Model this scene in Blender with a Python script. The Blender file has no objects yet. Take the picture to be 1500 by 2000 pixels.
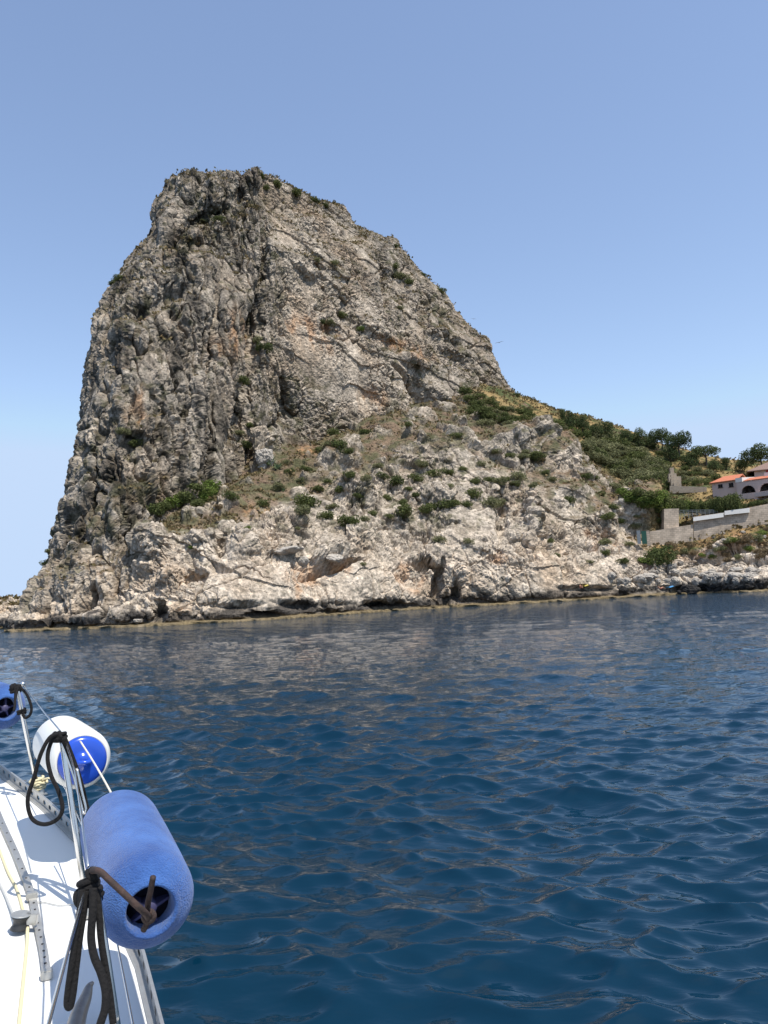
import bpy, bmesh, math, random
import numpy as np
from mathutils import Vector, Matrix

sc = bpy.context.scene
C = sc.collection

# ------------------------------------------------------------------ camera
CAM_Z = 2.4
FPX = 1556.0                       # focal length in pixels of the 1500 x 2000 frame
PITCH, ROLL = math.radians(6.16), math.radians(3.0)
_f = Vector((0, math.cos(PITCH), math.sin(PITCH)))
_r0 = Vector((1, 0, 0)); _u0 = Vector((0, -math.sin(PITCH), math.cos(PITCH)))
_r = _r0 * math.cos(ROLL) - _u0 * math.sin(ROLL)
_u = _u0 * math.cos(ROLL) + _r0 * math.sin(ROLL)
cam_d = bpy.data.cameras.new("camera")
cam = bpy.data.objects.new("camera", cam_d); C.objects.link(cam)
cam.matrix_world = Matrix(((_r.x, _u.x, -_f.x, 0), (_r.y, _u.y, -_f.y, 0), (_r.z, _u.z, -_f.z, CAM_Z), (0, 0, 0, 1)))
cam_d.sensor_fit = 'VERTICAL'; cam_d.sensor_height = 36; cam_d.lens = 36 * FPX / 2000
cam_d.clip_start = 0.05; cam_d.clip_end = 20000
sc.camera = cam

# ------------------------------------------------------------------ light
SUN_EL, SUN_AZ = math.radians(64), math.radians(-44)     # azimuth measured from +X towards +Y
sun_dir = Vector((math.cos(SUN_EL) * math.cos(SUN_AZ), math.cos(SUN_EL) * math.sin(SUN_AZ), math.sin(SUN_EL)))
w = bpy.data.worlds.new("World"); sc.world = w; w.use_nodes = True
nt = w.node_tree; nt.nodes.clear()
sky = nt.nodes.new('ShaderNodeTexSky'); sky.sky_type = 'NISHITA'; sky.sun_disc = False
sky.sun_elevation = SUN_EL; sky.sun_rotation = math.pi / 2 - SUN_AZ
sky.air_density = 1.0; sky.dust_density = 0.5; sky.ozone_density = 1.6; sky.altitude = 0
hs = nt.nodes.new('ShaderNodeHueSaturation'); hs.inputs['Hue'].default_value = 0.505
hs.inputs['Saturation'].default_value = 1.02; hs.inputs['Value'].default_value = 1.44
bg = nt.nodes.new('ShaderNodeBackground'); bg.inputs[1].default_value = 0.15
wo = nt.nodes.new('ShaderNodeOutputWorld')
nt.links.new(sky.outputs[0], hs.inputs['Color']); gm = nt.nodes.new('ShaderNodeGamma'); gm.inputs[1].default_value = 0.85      # gamma flattens the sky's brightness range
cap = nt.nodes.new('ShaderNodeVectorMath'); cap.operation = 'MINIMUM'; cap.inputs[1].default_value = (3.0, 3.85, 5.2)
nt.links.new(hs.outputs[0], gm.inputs[0]); nt.links.new(gm.outputs[0], cap.inputs[0]); nt.links.new(cap.outputs[0], bg.inputs[0]); nt.links.new(bg.outputs[0], wo.inputs[0])
sl = bpy.data.lights.new("sun", 'SUN'); sl.energy = 4.2; sl.angle = math.radians(0.53); sl.color = (1.0, 0.955, 0.88)
so = bpy.data.objects.new("sun", sl); C.objects.link(so)
so.rotation_euler = sun_dir.to_track_quat('Z', 'Y').to_euler(); so.location = (60, -20, 150)
vs = sc.view_settings
vs.view_transform = 'Standard'; vs.look = 'None'; vs.exposure = 0.32; vs.gamma = 1; vs.use_curve_mapping = False
sc.cycles.max_bounces = 6; sc.cycles.diffuse_bounces = 3; sc.cycles.glossy_bounces = 3
sc.cycles.transmission_bounces = 3; sc.cycles.caustics_reflective = False; sc.cycles.caustics_refractive = False

# ------------------------------------------------------------------ numeric helpers
def P(px, py, D):
    """world point on the sight line through photo pixel (px, py) at forward distance D"""
    d = _f * FPX + _r * (px - 750.0) - _u * (py - 1000.0)
    d = d * (D / d.y)
    return Vector((d.x, d.y, d.z + CAM_Z))
def pix(v):
    """photo pixels of an (N,3) array"""
    q = v - np.array((0, 0, CAM_Z))
    a = q @ np.array(_r); b = q @ np.array(_u); c = q @ np.array(_f)
    c = np.where(c < 0.1, 0.1, c)
    return 750 + a / c * FPX, 1000 - b / c * FPX, c
def pchip(Y, t):
    Y = np.asarray(Y, float); n = len(Y)
    d = np.diff(Y, axis=0); m = np.zeros_like(Y)
    a, b = d[:-1], d[1:]
    with np.errstate(all='ignore'):
        h = np.where(a * b > 0, 2 * a * b / (a + b), 0.0)
    m[1:-1] = np.nan_to_num(h); m[0] = d[0]; m[-1] = d[-1]
    i = np.clip(np.floor(t).astype(int), 0, n - 2); s = (t - i).reshape((-1,) + (1,) * (Y.ndim - 1))
    s2, s3 = s * s, s * s * s
    return (2*s3 - 3*s2 + 1) * Y[i] + (s3 - 2*s2 + s) * m[i] + (-2*s3 + 3*s2) * Y[i+1] + (s3 - s2) * m[i+1]
def params(net, axis, step, cap=400):
    d = np.linalg.norm(np.diff(net, axis=axis), axis=2)
    L = np.quantile(d, 0.7, axis=1 - axis)
    out = [0.0]
    for k, l in enumerate(L):
        n = int(min(cap, max(2, round(l / step))))
        out += list(k + np.arange(1, n + 1) / n)
    return np.array(out)
_rs = np.random.RandomState(5)
PERM = _rs.permutation(256); PERM = np.concatenate([PERM] * 3)
GRAD = _rs.normal(size=(256, 3)); GRAD /= np.linalg.norm(GRAD, axis=1)[:, None]; GRAD = GRAD.astype(np.float32)
RND = _rs.rand(256, 4).astype(np.float32)
def _hash(ix, iy, iz):
    return PERM[PERM[PERM[ix & 255] + (iy & 255)] + (iz & 255)]
def perlin(p, seed=0):
    p = p.astype(np.float32) + seed * 17.13
    i = np.floor(p).astype(np.int32); f = p - i
    u = f * f * f * (f * (f * 6 - 15) + 10)
    r = 0
    for dx in (0, 1):
        wx = u[:, 0] if dx else 1 - u[:, 0]
        for dy in (0, 1):
            wy = u[:, 1] if dy else 1 - u[:, 1]
            for dz in (0, 1):
                wz = u[:, 2] if dz else 1 - u[:, 2]
                g = GRAD[_hash(i[:, 0] + dx, i[:, 1] + dy, i[:, 2] + dz)]
                r = r + wx * wy * wz * ((f[:, 0] - dx) * g[:, 0] + (f[:, 1] - dy) * g[:, 1] + (f[:, 2] - dz) * g[:, 2])
    return r * 1.6
def fbm(p, octaves=4, seed=0, gain=0.5, ridged=False):
    a, r, tot = 1.0, 0, 0
    for o in range(octaves):
        n = perlin(p * (2.03 ** o), seed + o)
        if ridged: n = 1 - 2 * np.abs(n)
        r = r + a * n; tot += a; a *= gain
    return r / tot
def voronoi(p, seed=0):
    p = p.astype(np.float32) + seed * 9.7
    i = np.floor(p).astype(np.int32)
    F1 = np.full(len(p), 9.0, np.float32); F2 = F1.copy(); cell = np.zeros(len(p), np.float32)
    for dx in (-1, 0, 1):
        for dy in (-1, 0, 1):
            for dz in (-1, 0, 1):
                h = _hash(i[:, 0] + dx, i[:, 1] + dy, i[:, 2] + dz)
                q = RND[h]
                d = (i[:, 0] + dx + q[:, 0] - p[:, 0])**2 + (i[:, 1] + dy + q[:, 1] - p[:, 1])**2 + (i[:, 2] + dz + q[:, 2] - p[:, 2])**2
                near = d < F1
                F2 = np.where(near, F1, np.minimum(F2, d))
                cell = np.where(near, q[:, 3], cell); F1 = np.where(near, d, F1)
    return np.sqrt(F1), np.sqrt(F2), cell
def sstep(a, b, x):
    t = np.clip((x - a) / (b - a), 0, 1); return t * t * (3 - 2 * t)
def grid_normals(G):
    du = np.gradient(G, axis=1); dv = np.gradient(G, axis=0)
    n = np.cross(du, dv); n /= np.linalg.norm(n, axis=2)[..., None] + 1e-9
    return n
def mesh_np(name, verts, quads, smooth=True, tris=None):
    me = bpy.data.meshes.new(name)
    me.vertices.add(len(verts)); me.vertices.foreach_set('co', np.asarray(verts, np.float32).ravel())
    nq = len(quads) if quads is not None else 0; ntq = len(tris) if tris is not None else 0
    parts = []
    if nq: parts.append(np.asarray(quads).ravel())
    if ntq: parts.append(np.asarray(tris).ravel())
    me.loops.add(nq * 4 + ntq * 3); me.polygons.add(nq + ntq)
    me.loops.foreach_set('vertex_index', np.concatenate(parts).astype(np.int32))
    st = np.concatenate([np.arange(nq) * 4, nq * 4 + np.arange(ntq) * 3]).astype(np.int32)
    me.polygons.foreach_set('loop_start', st)
    me.polygons.foreach_set('use_smooth', np.full(nq + ntq, smooth))
    me.update(calc_edges=True)
    return me
def grid_quads(nr, nc):
    a = (np.arange(nr - 1)[:, None] * nc + np.arange(nc - 1)[None, :]).ravel()
    return np.stack([a, a + 1, a + nc + 1, a + nc], 1)
def link(name, me, mat=None, parent=None):
    o = bpy.data.objects.new(name, me); C.objects.link(o)
    if mat: me.materials.append(mat)
    if parent: o.parent = parent
    return o
def tag(o, label=None, cat=None, group=None, kind=None):
    if label: o['label'] = label
    if cat: o['category'] = cat
    if group: o['group'] = group
    if kind: o['kind'] = kind
    return o
def empty(name, loc, label=None, cat=None, group=None):
    o = bpy.data.objects.new(name, None); C.objects.link(o); o.location = loc; o.empty_display_size = 0.2
    return tag(o, label, cat, group)

# ------------------------------------------------------------------ materials
def mat(name, color, rough=0.6, metal=0.0, spec=0.5, noise=None, bump=None, coat=0.0):
    """procedural material: noise = (scale, amount, second colour), bump = (scale, strength, distance)"""
    m = bpy.data.materials.new(name); m.use_nodes = True
    t = m.node_tree; b = t.nodes['Principled BSDF']
    b.inputs['Base Color'].default_value = (*color, 1); b.inputs['Roughness'].default_value = rough
    b.inputs['Metallic'].default_value = metal; b.inputs['Specular IOR Level'].default_value = spec
    b.inputs['Coat Weight'].default_value = coat
    tc = t.nodes.new('ShaderNodeTexCoord')
    if noise:
        n = t.nodes.new('ShaderNodeTexNoise'); n.inputs['Scale'].default_value = noise[0]; n.inputs['Detail'].default_value = 6
        n.inputs['Roughness'].default_value = 0.65
        t.links.new(tc.outputs['Object'], n.inputs['Vector'])
        r = t.nodes.new('ShaderNodeMapRange'); r.inputs[1].default_value = 0.5 - noise[1] / 2; r.inputs[2].default_value = 0.5 + noise[1] / 2
        t.links.new(n.outputs['Fac'], r.inputs[0])
        mx = t.nodes.new('ShaderNodeMix'); mx.data_type = 'RGBA'
        mx.inputs[6].default_value = (*color, 1); mx.inputs[7].default_value = (*noise[2], 1)
        t.links.new(r.outputs[0], mx.inputs[0]); t.links.new(mx.outputs[2], b.inputs['Base Color'])
    if bump:
        n2 = t.nodes.new('ShaderNodeTexNoise'); n2.inputs['Scale'].default_value = bump[0]; n2.inputs['Detail'].default_value = 5
        t.links.new(tc.outputs['Object'], n2.inputs['Vector'])
        bp = t.nodes.new('ShaderNodeBump'); bp.inputs['Strength'].default_value = bump[1]; bp.inputs['Distance'].default_value = bump[2]
        t.links.new(n2.outputs['Fac'], bp.inputs['Height']); t.links.new(bp.outputs[0], b.inputs['Normal'])
    return m
# ------------------------------------------------------------------ water
def build_water():
    rs = np.random.RandomState(11)
    # radial rows: about one row per 0.7 render pixel, at least 2.5 cm apart
    r = [0.3]
    while r[-1] < 330:
        x = r[-1]; r.append(x + max(0.03, 0.75 * x * x / (CAM_Z * 797.0), 0.012 * x if x < 1.8 else 0))
    r += list(np.geomspace(345, 9000, 26)); r = np.array(r)
    a = np.concatenate([np.linspace(-180, -44, 60, endpoint=False), np.linspace(-44, -33, 60, endpoint=False),
                        np.linspace(-33, 31, 900, endpoint=False), np.linspace(31, 44, 60, endpoint=False), np.linspace(44, 180, 60)])
    a = np.radians(a)
    R, A = np.meshgrid(r, a, indexing='ij')
    X, Y = R * np.sin(A), R * np.cos(A)
    dr = np.gradient(r)[:, None] * np.ones_like(A)
    da = np.abs(np.gradient(a))[None, :] * R
    Z = np.zeros_like(X); HX = np.zeros_like(X); HY = np.zeros_like(X)
    # gusty patches vary the amplitude
    pp = np.stack([X.ravel() / 9, Y.ravel() / 9, np.zeros(X.size)], 1)
    gust = (1.0 + 0.55 * fbm(pp, 3, 3).reshape(X.shape))
    wx = 0.35 * perlin(pp * 2.2, 8).reshape(X.shape); wy = 0.35 * perlin(pp * 2.2, 19).reshape(X.shape)
    th0 = math.radians(248)      # waves run towards the camera, a little to its left
    for k in range(96):
        lam = 0.17 * (5.5 / 0.17) ** ((k + rs.rand()) / 96)
        th = th0 + rs.normal() * (0.62 if lam < 2 else 0.42)
        slope = (0.038 if lam < 0.8 else 0.026 if lam < 1.4 else 0.013) * (0.8 + 0.6 * rs.rand())
        if lam > 2.4: slope *= 0.5
        kx, ky = math.cos(th) * 2 * math.pi / lam, math.sin(th) * 2 * math.pi / lam
        # fade where the grid cannot carry it
        res = np.abs(np.sin(A) * math.cos(th) + np.cos(A) * math.sin(th)) * dr + 0.5 * da
        fade = 1 - sstep(0.22, 0.45, res / lam)
        ph = kx * (X + wx) + ky * (Y + wy) + rs.rand() * 6.28
        amp = slope * lam / (2 * math.pi) * fade * gust * 1.35
        Z += amp * np.sin(ph)
        HX += amp * 0.95 * np.cos(ph) * math.cos(th); HY += amp * 0.95 * np.cos(ph) * math.sin(th)
    V = np.stack([X + HX, Y + HY, Z], 2).reshape(-1, 3)
    q = grid_quads(len(r), len(a))
    # close the disc in the middle
    me = mesh_np('water', V, q[:, ::-1])
    m = bpy.data.materials.new('sea_water'); m.use_nodes = True; t = m.node_tree; b = t.nodes['Principled BSDF']
    b.inputs['Base Color'].default_value = (0.0014, 0.0215, 0.044, 1)
    b.inputs['Roughness'].default_value = 0.04; b.inputs['IOR'].default_value = 1.333
    geo = t.nodes.new('ShaderNodeNewGeometry')
    # fine ripples that the mesh does not carry
    mp = t.nodes.new('ShaderNodeMapping'); mp.inputs['Rotation'].default_value = (0, 0, math.radians(22)); mp.inputs['Scale'].default_value = (0.55, 1.3, 1)
    t.links.new(geo.outputs['Position'], mp.inputs['Vector'])
    n1 = t.nodes.new('ShaderNodeTexNoise'); n1.inputs['Scale'].default_value = 5.0; n1.inputs['Detail'].default_value = 3; n1.inputs['Roughness'].default_value = 0.5
    n2 = t.nodes.new('ShaderNodeTexNoise'); n2.inputs['Scale'].default_value = 1.5; n2.inputs['Detail'].default_value = 4; n2.inputs['Roughness'].default_value = 0.6
    t.links.new(mp.outputs[0], n1.inputs['Vector']); t.links.new(mp.outputs[0], n2.inputs['Vector'])
    cd = t.nodes.new('ShaderNodeVectorMath'); cd.operation = 'LENGTH'; t.links.new(geo.outputs['Position'], cd.inputs[0])
    far = t.nodes.new('ShaderNodeMapRange'); far.inputs[1].default_value = 6; far.inputs[2].default_value = 55; t.links.new(cd.outputs['Value'], far.inputs[0])
    b1 = t.nodes.new('ShaderNodeBump'); b1.inputs['Distance'].default_value = 0.03; b1.inputs['Strength'].default_value = 0.5
    t.links.new(n1.outputs['Fac'], b1.inputs['Height'])
    b2 = t.nodes.new('ShaderNodeBump'); b2.inputs['Distance'].default_value = 0.30
    t.links.new(far.outputs[0], b2.inputs['Strength']); t.links.new(n2.outputs['Fac'], b2.inputs['Height'])
    t.links.new(b1.outputs[0], b2.inputs['Normal']); t.links.new(b2.outputs[0], b.inputs['Normal'])
    o = link('water', me, m); tag(o, kind='structure')
    return o
build_water()
# ------------------------------------------------------------------ the headland
def net_from(rows):
    """rows of (px, py, D) with optional forced z as 4th entry"""
    out = []
    for r in rows:
        line = []
        for q in r:
            v = P(q[0], q[1], q[2])
            if len(q) > 3: v.z = q[3]
            line.append(v)
        out.append(line)
    return np.array(out, float)
# apron: columns run along the shore from the far left to beyond the right edge
#  (shore px, shore py, D), then (px,py,D) of cliff middle, cliff top, terrace, terrace top, behind, hill middle, skyline
APRON = [
 [(-700,1262,215),(-700,1240,222),(-690,1225,230),(-690,1222,245),(-690,1222,260),(-690,1222,280),(-690,1222,300),(-690,1222,320)],
 [(-330,1240,190),(-330,1215,195),(-320,1200,202),(-320,1190,214),(-320,1185,230),(-320,1185,250),(-320,1185,270),(-320,1185,290)],
 [(-60,1234,176),(-60,1215,180),(-58,1203,186),(-58,1194,196),(-58,1190,208),(-58,1178,225),(-58,1180,240),(-58,1186,255)],
 [(2,1231,172),(4,1212,176),(6,1198,181),(8,1188,190),(14,1181,200),(20,1178,210),(20,1178,220),(20,1182,230)],
 [(30,1231,160),(30,1210,166),(30,1198,172),(32,1186,182),(36,1180,192),(40,1178,205),(40,1178,220),(40,1182,230)],
 [(13,1234,136),(44,1212,146),(60,1195,152),(70,1180,162),(80,1175,170),(90,1175,190),(90,1175,210),(90,1175,230)],
 [(60,1230,130),(80,1190,142),(100,1180,150),(120,1170,158),(130,1165,168),(140,1165,190),(140,1165,210),(140,1165,230)],
 [(130,1228,127),(150,1190,140),(170,1175,150),(190,1165,158),(200,1160,168),(200,1160,190),(200,1160,210),(200,1160,230)],
 [(215,1225,123),(225,1180,131),(240,1150,140),(255,1130,150),(265,1120,162),(270,1120,185),(270,1120,210),(270,1120,230)],
 [(300,1222,121),(300,1170,124),(300,1090,129),(305,1040,134),(320,1008,142),(335,1000,160),(335,1010,190),(335,1010,230)],
 [(400,1218,120),(400,1160,123),(400,1100,128),(400,1045,134),(405,990,146),(412,955,165),(415,955,190),(415,960,230)],
 [(500,1212,121),(500,1150,124),(500,1085,130),(500,1010,143),(492,925,160),(500,890,178),(510,890,200),(520,890,230)],
 [(600,1205,128),(600,1140,131),(600,1068,139),(600,970,155),(600,868,178),(610,850,192),(610,860,210),(610,870,235)],
 [(700,1198,136),(700,1130,139),(700,1050,147),(700,945,163),(700,838,185),(710,830,200),(710,840,215),(710,850,240)],
 [(790,1192,144),(790,1125,148),(795,1030,157),(795,920,172),(785,812,192),(795,800,205),(800,810,220),(800,830,245)],
 [(870,1187,149),(870,1112,152),(870,1010,160),(868,912,176),(860,812,197),(865,795,210),(870,790,225),(880,800,248)],
 [(950,1183,149),(950,1115,152),(950,1035,159),(948,915,176),(932,818,200),(925,788,212),(918,762,225),(925,755,245)],
 [(1050,1177,150),(1050,1120,153),(1050,1055,160),(1048,955,173),(1042,850,190),(1040,838,204),(1030,800,225),(1015,776,248)],
 [(1130,1172,154),(1130,1120,157),(1130,1070,164),(1128,990,175),(1122,890,190),(1122,880,205),(1105,820,226),(1075,800,250)],
 [(1180,1169,157),(1180,1122,160),(1180,1085,165),(1178,1010,175),(1170,935,190),(1170,926,204),(1155,855,226),(1135,815,250)],
 [(1235,1166,158),(1235,1125,161),(1235,1100,164),(1232,1045,173),(1225,972,186),(1225,965,200),(1210,885,222),(1190,833,248)],
 [(1290,1163,159),(1290,1125,162),(1290,1108,164),(1290,1068,171),(1285,1012,180),(1290,990,188),(1285,925,214),(1275,868,246)],
 [(1330,1161,160),(1330,1125,163),(1330,1107,165),(1330,1072,171),(1330,1050,174),(1335,1000,184),(1335,940,206),(1330,880,244)],
 [(1385,1160,158),(1385,1122,161),(1385,1102,164),(1385,1065,170),(1385,1040,173.5),(1385,1000,176.5),(1385,945,200),(1380,893,242)],
 [(1450,1157,148),(1450,1116,152),(1450,1098,156),(1450,1060,166),(1450,1026,172),(1450,993,175),(1445,940,200),(1440,905,240)],
 [(1530,1153,144),(1530,1110,148),(1530,1092,153),(1530,1055,165),(1530,1014,171),(1530,985,174),(1530,930,200),(1530,905,240)],
 [(1700,1145,142),(1700,1100,146),(1700,1082,152),(1700,1040,164),(1700,995,170),(1700,965,174),(1700,910,200),(1700,885,240)],
 [(2000,1128,140),(2000,1085,144),(2000,1067,150),(2000,1025,162),(2000,980,168),(2000,950,172),(2000,890,200),(2000,865,240)],
 [(2500,1100,140),(2500,1060,144),(2500,1040,150),(2500,1000,162),(2500,960,168),(2500,930,172),(2500,870,200),(2500,845,240)],
]
def build_apron_net():
    cols = []
    for c in APRON:
        s = P(*c[0]); D = c[0][2]
        s.z = 0
        k = s.normalized(); h = Vector((k.x, k.y, 0)).normalized()
        # rows: sea bed, water line, reef lip, reef inner edge, notch top, cliff ...
        col = [s - h * 3 + Vector((0, 0, -4)), s + Vector((0, 0, -0.4)), s + h * 0.3 + Vector((0, 0, 0.28)), s + h * 2.0 + Vector((0, 0, 0.45)), s + h * 1.7 + Vector((0, 0, 1.9))]
        col += [P(*q) for q in c[1:]]
        col[5].z = max(col[5].z, 3.2)
        e = col[-1]; hb = Vector((0, 1, 0))
        col += [e + hb * 30 + Vector((0, 0, -5)), e + hb * 110 + Vector((0, 0, -28)), e + hb * 220 + Vector((0, 0, -40 - e.z * 0.6))]
        cols.append(col)
    return np.array(cols, float).transpose(1, 0, 2)
CRAG = [
 [(60,1300,200),(22,1262,136),(70,1262,131.5),(140,1262,128.5),(270,1262,126),(440,1190,150),(540,1130,175),(700,1060,190),(860,960,208),(1050,880,240),(1040,880,290)],
 [(90,1190,200),(50,1165,140),(85,1160,134),(150,1150,130.5),(290,1130,131),(430,1060,152),(535,980,178),(700,930,191),(870,880,210),(1032,805,244),(1000,830,290)],
 [(130,1090,200),(92,1075,144),(134,1065,138),(200,1050,135),(320,1000,144),(430,960,156),(535,900,179),(695,845,193),(870,815,212),(1008,775,246),(960,800,290)],
 [(160,950,205),(131,935,149),(166,930,143),(225,920,141),(340,880,150),(440,870,161),(535,820,179),(700,785,196),(860,765,216),(984,738,248),(940,760,292)],
 [(190,810,208),(154,800,155),(188,792,149),(245,780,148),(350,765,156),(445,750,166),(536,700,179),(705,690,199),(850,690,221),(958,682,249),(900,700,292)],
 [(220,660,212),(176,650,163),(210,645,157),(262,640,155),(360,640,162),(450,630,171),(534,585,182),(692,590,203),(815,610,224),(905,622,250),(860,640,292)],
 [(270,560,216),(228,560,173),(258,553,167),(300,550,164),(375,540,169),(455,535,177),(530,490,186),(665,500,207),(765,530,226),(852,558,249),(800,580,290)],
 [(310,480,220),(277,478,182),(302,470,176),(338,466,174),(395,465,177),(460,460,184),(522,430,192),(625,440,211),(708,462,227),(790,485,248),(730,500,288)],
 [(330,430,222),(300,424,187),(320,404,182),(350,405,178),(410,402,182),(465,400,189),(510,375,197),(585,395,213),(650,415,227),(712,440,246),(670,450,284)],
 [(340,370,224),(322,356,190),(338,341,186),(372,334,184),(425,335,187),(475,346,194),(510,331,202),(560,353,214),(610,377,226),(662,396,243),(630,410,275)],
 [(350,372,232),(342,370,212),(360,372,206),(385,372,203),(430,372,205),(475,378,210),(510,375,216),(555,385,226),(600,400,236),(640,418,250),(620,420,272)],
]
# hand-placed relief: (px, py, rx, ry, rotation deg, metres outwards)
F_CRAG = [
 (500,650,17,110,4,-5.5),(516,500,12,60,0,-3.0),(484,790,15,75,8,-4.5),(455,890,12,60,0,-2.5),(420,640,8,90,6,-2.2),(350,900,7,110,4,-2.5),
 (415,890,9,90,0,-2.2),(318,800,9,60,10,-2.0),(255,860,22,26,0,-2.0),(136,1060,6,80,12,-2.2),(118,1040,4,60,12,-1.6),(172,930,5,70,4,-1.8),
 (325,572,58,22,-18,-3.2),(395,520,30,30,20,1.6),(268,600,24,18,0,-2.2),(240,640,28,18,0,2.0),(470,372,9,24,0,-3.5),(498,350,16,18,0,2.2),
 (325,420,22,50,0,1.8),(430,375,34,26,0,2.0),(390,420,50,10,-15,-2.6),(400,450,60,14,-18,1.8),(440,600,22,40,0,1.5),(270,800,16,35,0,-2.0),(280,830,26,20,0,1.8),
 (846,778,48,22,42,-4.6),(795,735,34,8,45,-3.0),(812,700,30,16,30,2.5),(758,540,11,60,-4,-3.8),(785,545,20,40,0,-2.0),(832,590,10,34,0,-2.4),
 (886,664,26,8,25,-3.5),(860,650,30,10,20,1.8),(947,665,12,22,0,0.9),(565,820,12,50,0,-1.6),(650,640,22,14,0,-1.4),(690,600,20,30,0,-1.5),
 (600,520,60,12,30,1.4),(640,520,60,8,25,-1.6),(720,760,14,60,-10,-1.5),(780,800,20,40,0,1.2),(560,770,8,40,0,-2.0),(230,1000,20,60,0,1.6),(300,930,12,40,0,1.8),(385,770,14,60,0,1.6),(235,760,14,60,0,1.3),
 (690,455,20,14,0,-1.5),(620,430,30,10,20,1.2),(900,700,40,8,30,-1.5),(740,640,50,10,28,1.2),(770,470,14,12,0,1.2)]
F_APRON = [
 (856,1142,8,46,6,-6),(872,1176,8,20,0,-5),(888,1160,11,28,0,-5.5),(828,1102,34,10,10,-4),(810,1130,26,20,0,-1.5),(307,1194,14,24,0,-8.0),(760,1186,50,7,0,-2.5),(520,1204,40,8,0,-2.5),(160,1222,60,6,0,-2),(640,1196,40,6,0,-2),(207,1158,9,46,6,-7),
 (650,898,30,22,0,3.2),(517,887,22,18,0,4.0),(850,968,40,15,0,2.0),(690,966,46,18,15,3.2),(655,972,14,14,0,-1.5),(1092,876,42,32,10,2.8),(1060,856,20,18,0,1.2),(1000,852,60,14,0,2.4),
 (865,880,90,30,8,3.0),(1245,998,46,30,10,5.5),(632,1125,62,46,0,-1.8),(560,1075,38,10,-8,1.8),(640,1085,40,10,-8,2.0),(655,1102,60,7,-12,-3.4),(1110,960,40,20,0,2.0),(300,1060,30,20,0,2.0),
 (470,1070,30,24,0,2.4),(380,1115,22,12,0,-2.4),(430,1060,10,30,0,-2.4),(400,1060,40,22,0,1.8),(330,1120,26,20,0,1.5),(955,1085,30,10,0,-1.2),(980,1000,12,60,0,-1.8),(1035,1010,14,60,0,2.0),
 (1110,1110,8,26,0,-2.4),(1180,1020,30,26,0,2.0),(1050,1040,60,30,0,1.6),(780,1000,30,20,0,1.2),(700,1050,20,14,0,1.2),(560,1020,50,22,0,1.6),(750,1180,40,10,0,-1.8),(450,1185,60,12,0,-1.8),
 (1430,1084,70,5,-10,-2.6),(1430,1074,70,5,-10,1.6),(610,1180,70,10,0,-1.2),(1150,1150,60,7,0,-1.2),(1350,1150,60,6,0,-1.2)]
def relief(v, feats, warp=5.0):
    px, py, c = pix(v)
    wn = perlin(v / 5.0, 31) * warp; wm = perlin(v / 5.0, 47) * warp
    px = px + wn; py = py + wm
    d = np.zeros(len(v))
    for (x, y, rx, ry, rot, amp) in feats:
        a = math.radians(rot); ca, sa = math.cos(a), math.sin(a)
        ex = ((px - x) * ca + (py - y) * sa) / rx; ey = (-(px - x) * sa + (py - y) * ca) / ry
        q = ex * ex + ey * ey
        d += amp * (1 - sstep(0.35, 1.35, np.sqrt(q)))
    return d
def ell(px, py, x, y, rx, ry, rot=0, soft=0.5):
    a = math.radians(rot); ca, sa = math.cos(a), math.sin(a)
    ex = ((px - x) * ca + (py - y) * sa) / rx; ey = (-(px - x) * sa + (py - y) * ca) / ry
    return 1 - sstep(1 - soft, 1 + soft, np.sqrt(ex * ex + ey * ey))
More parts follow.
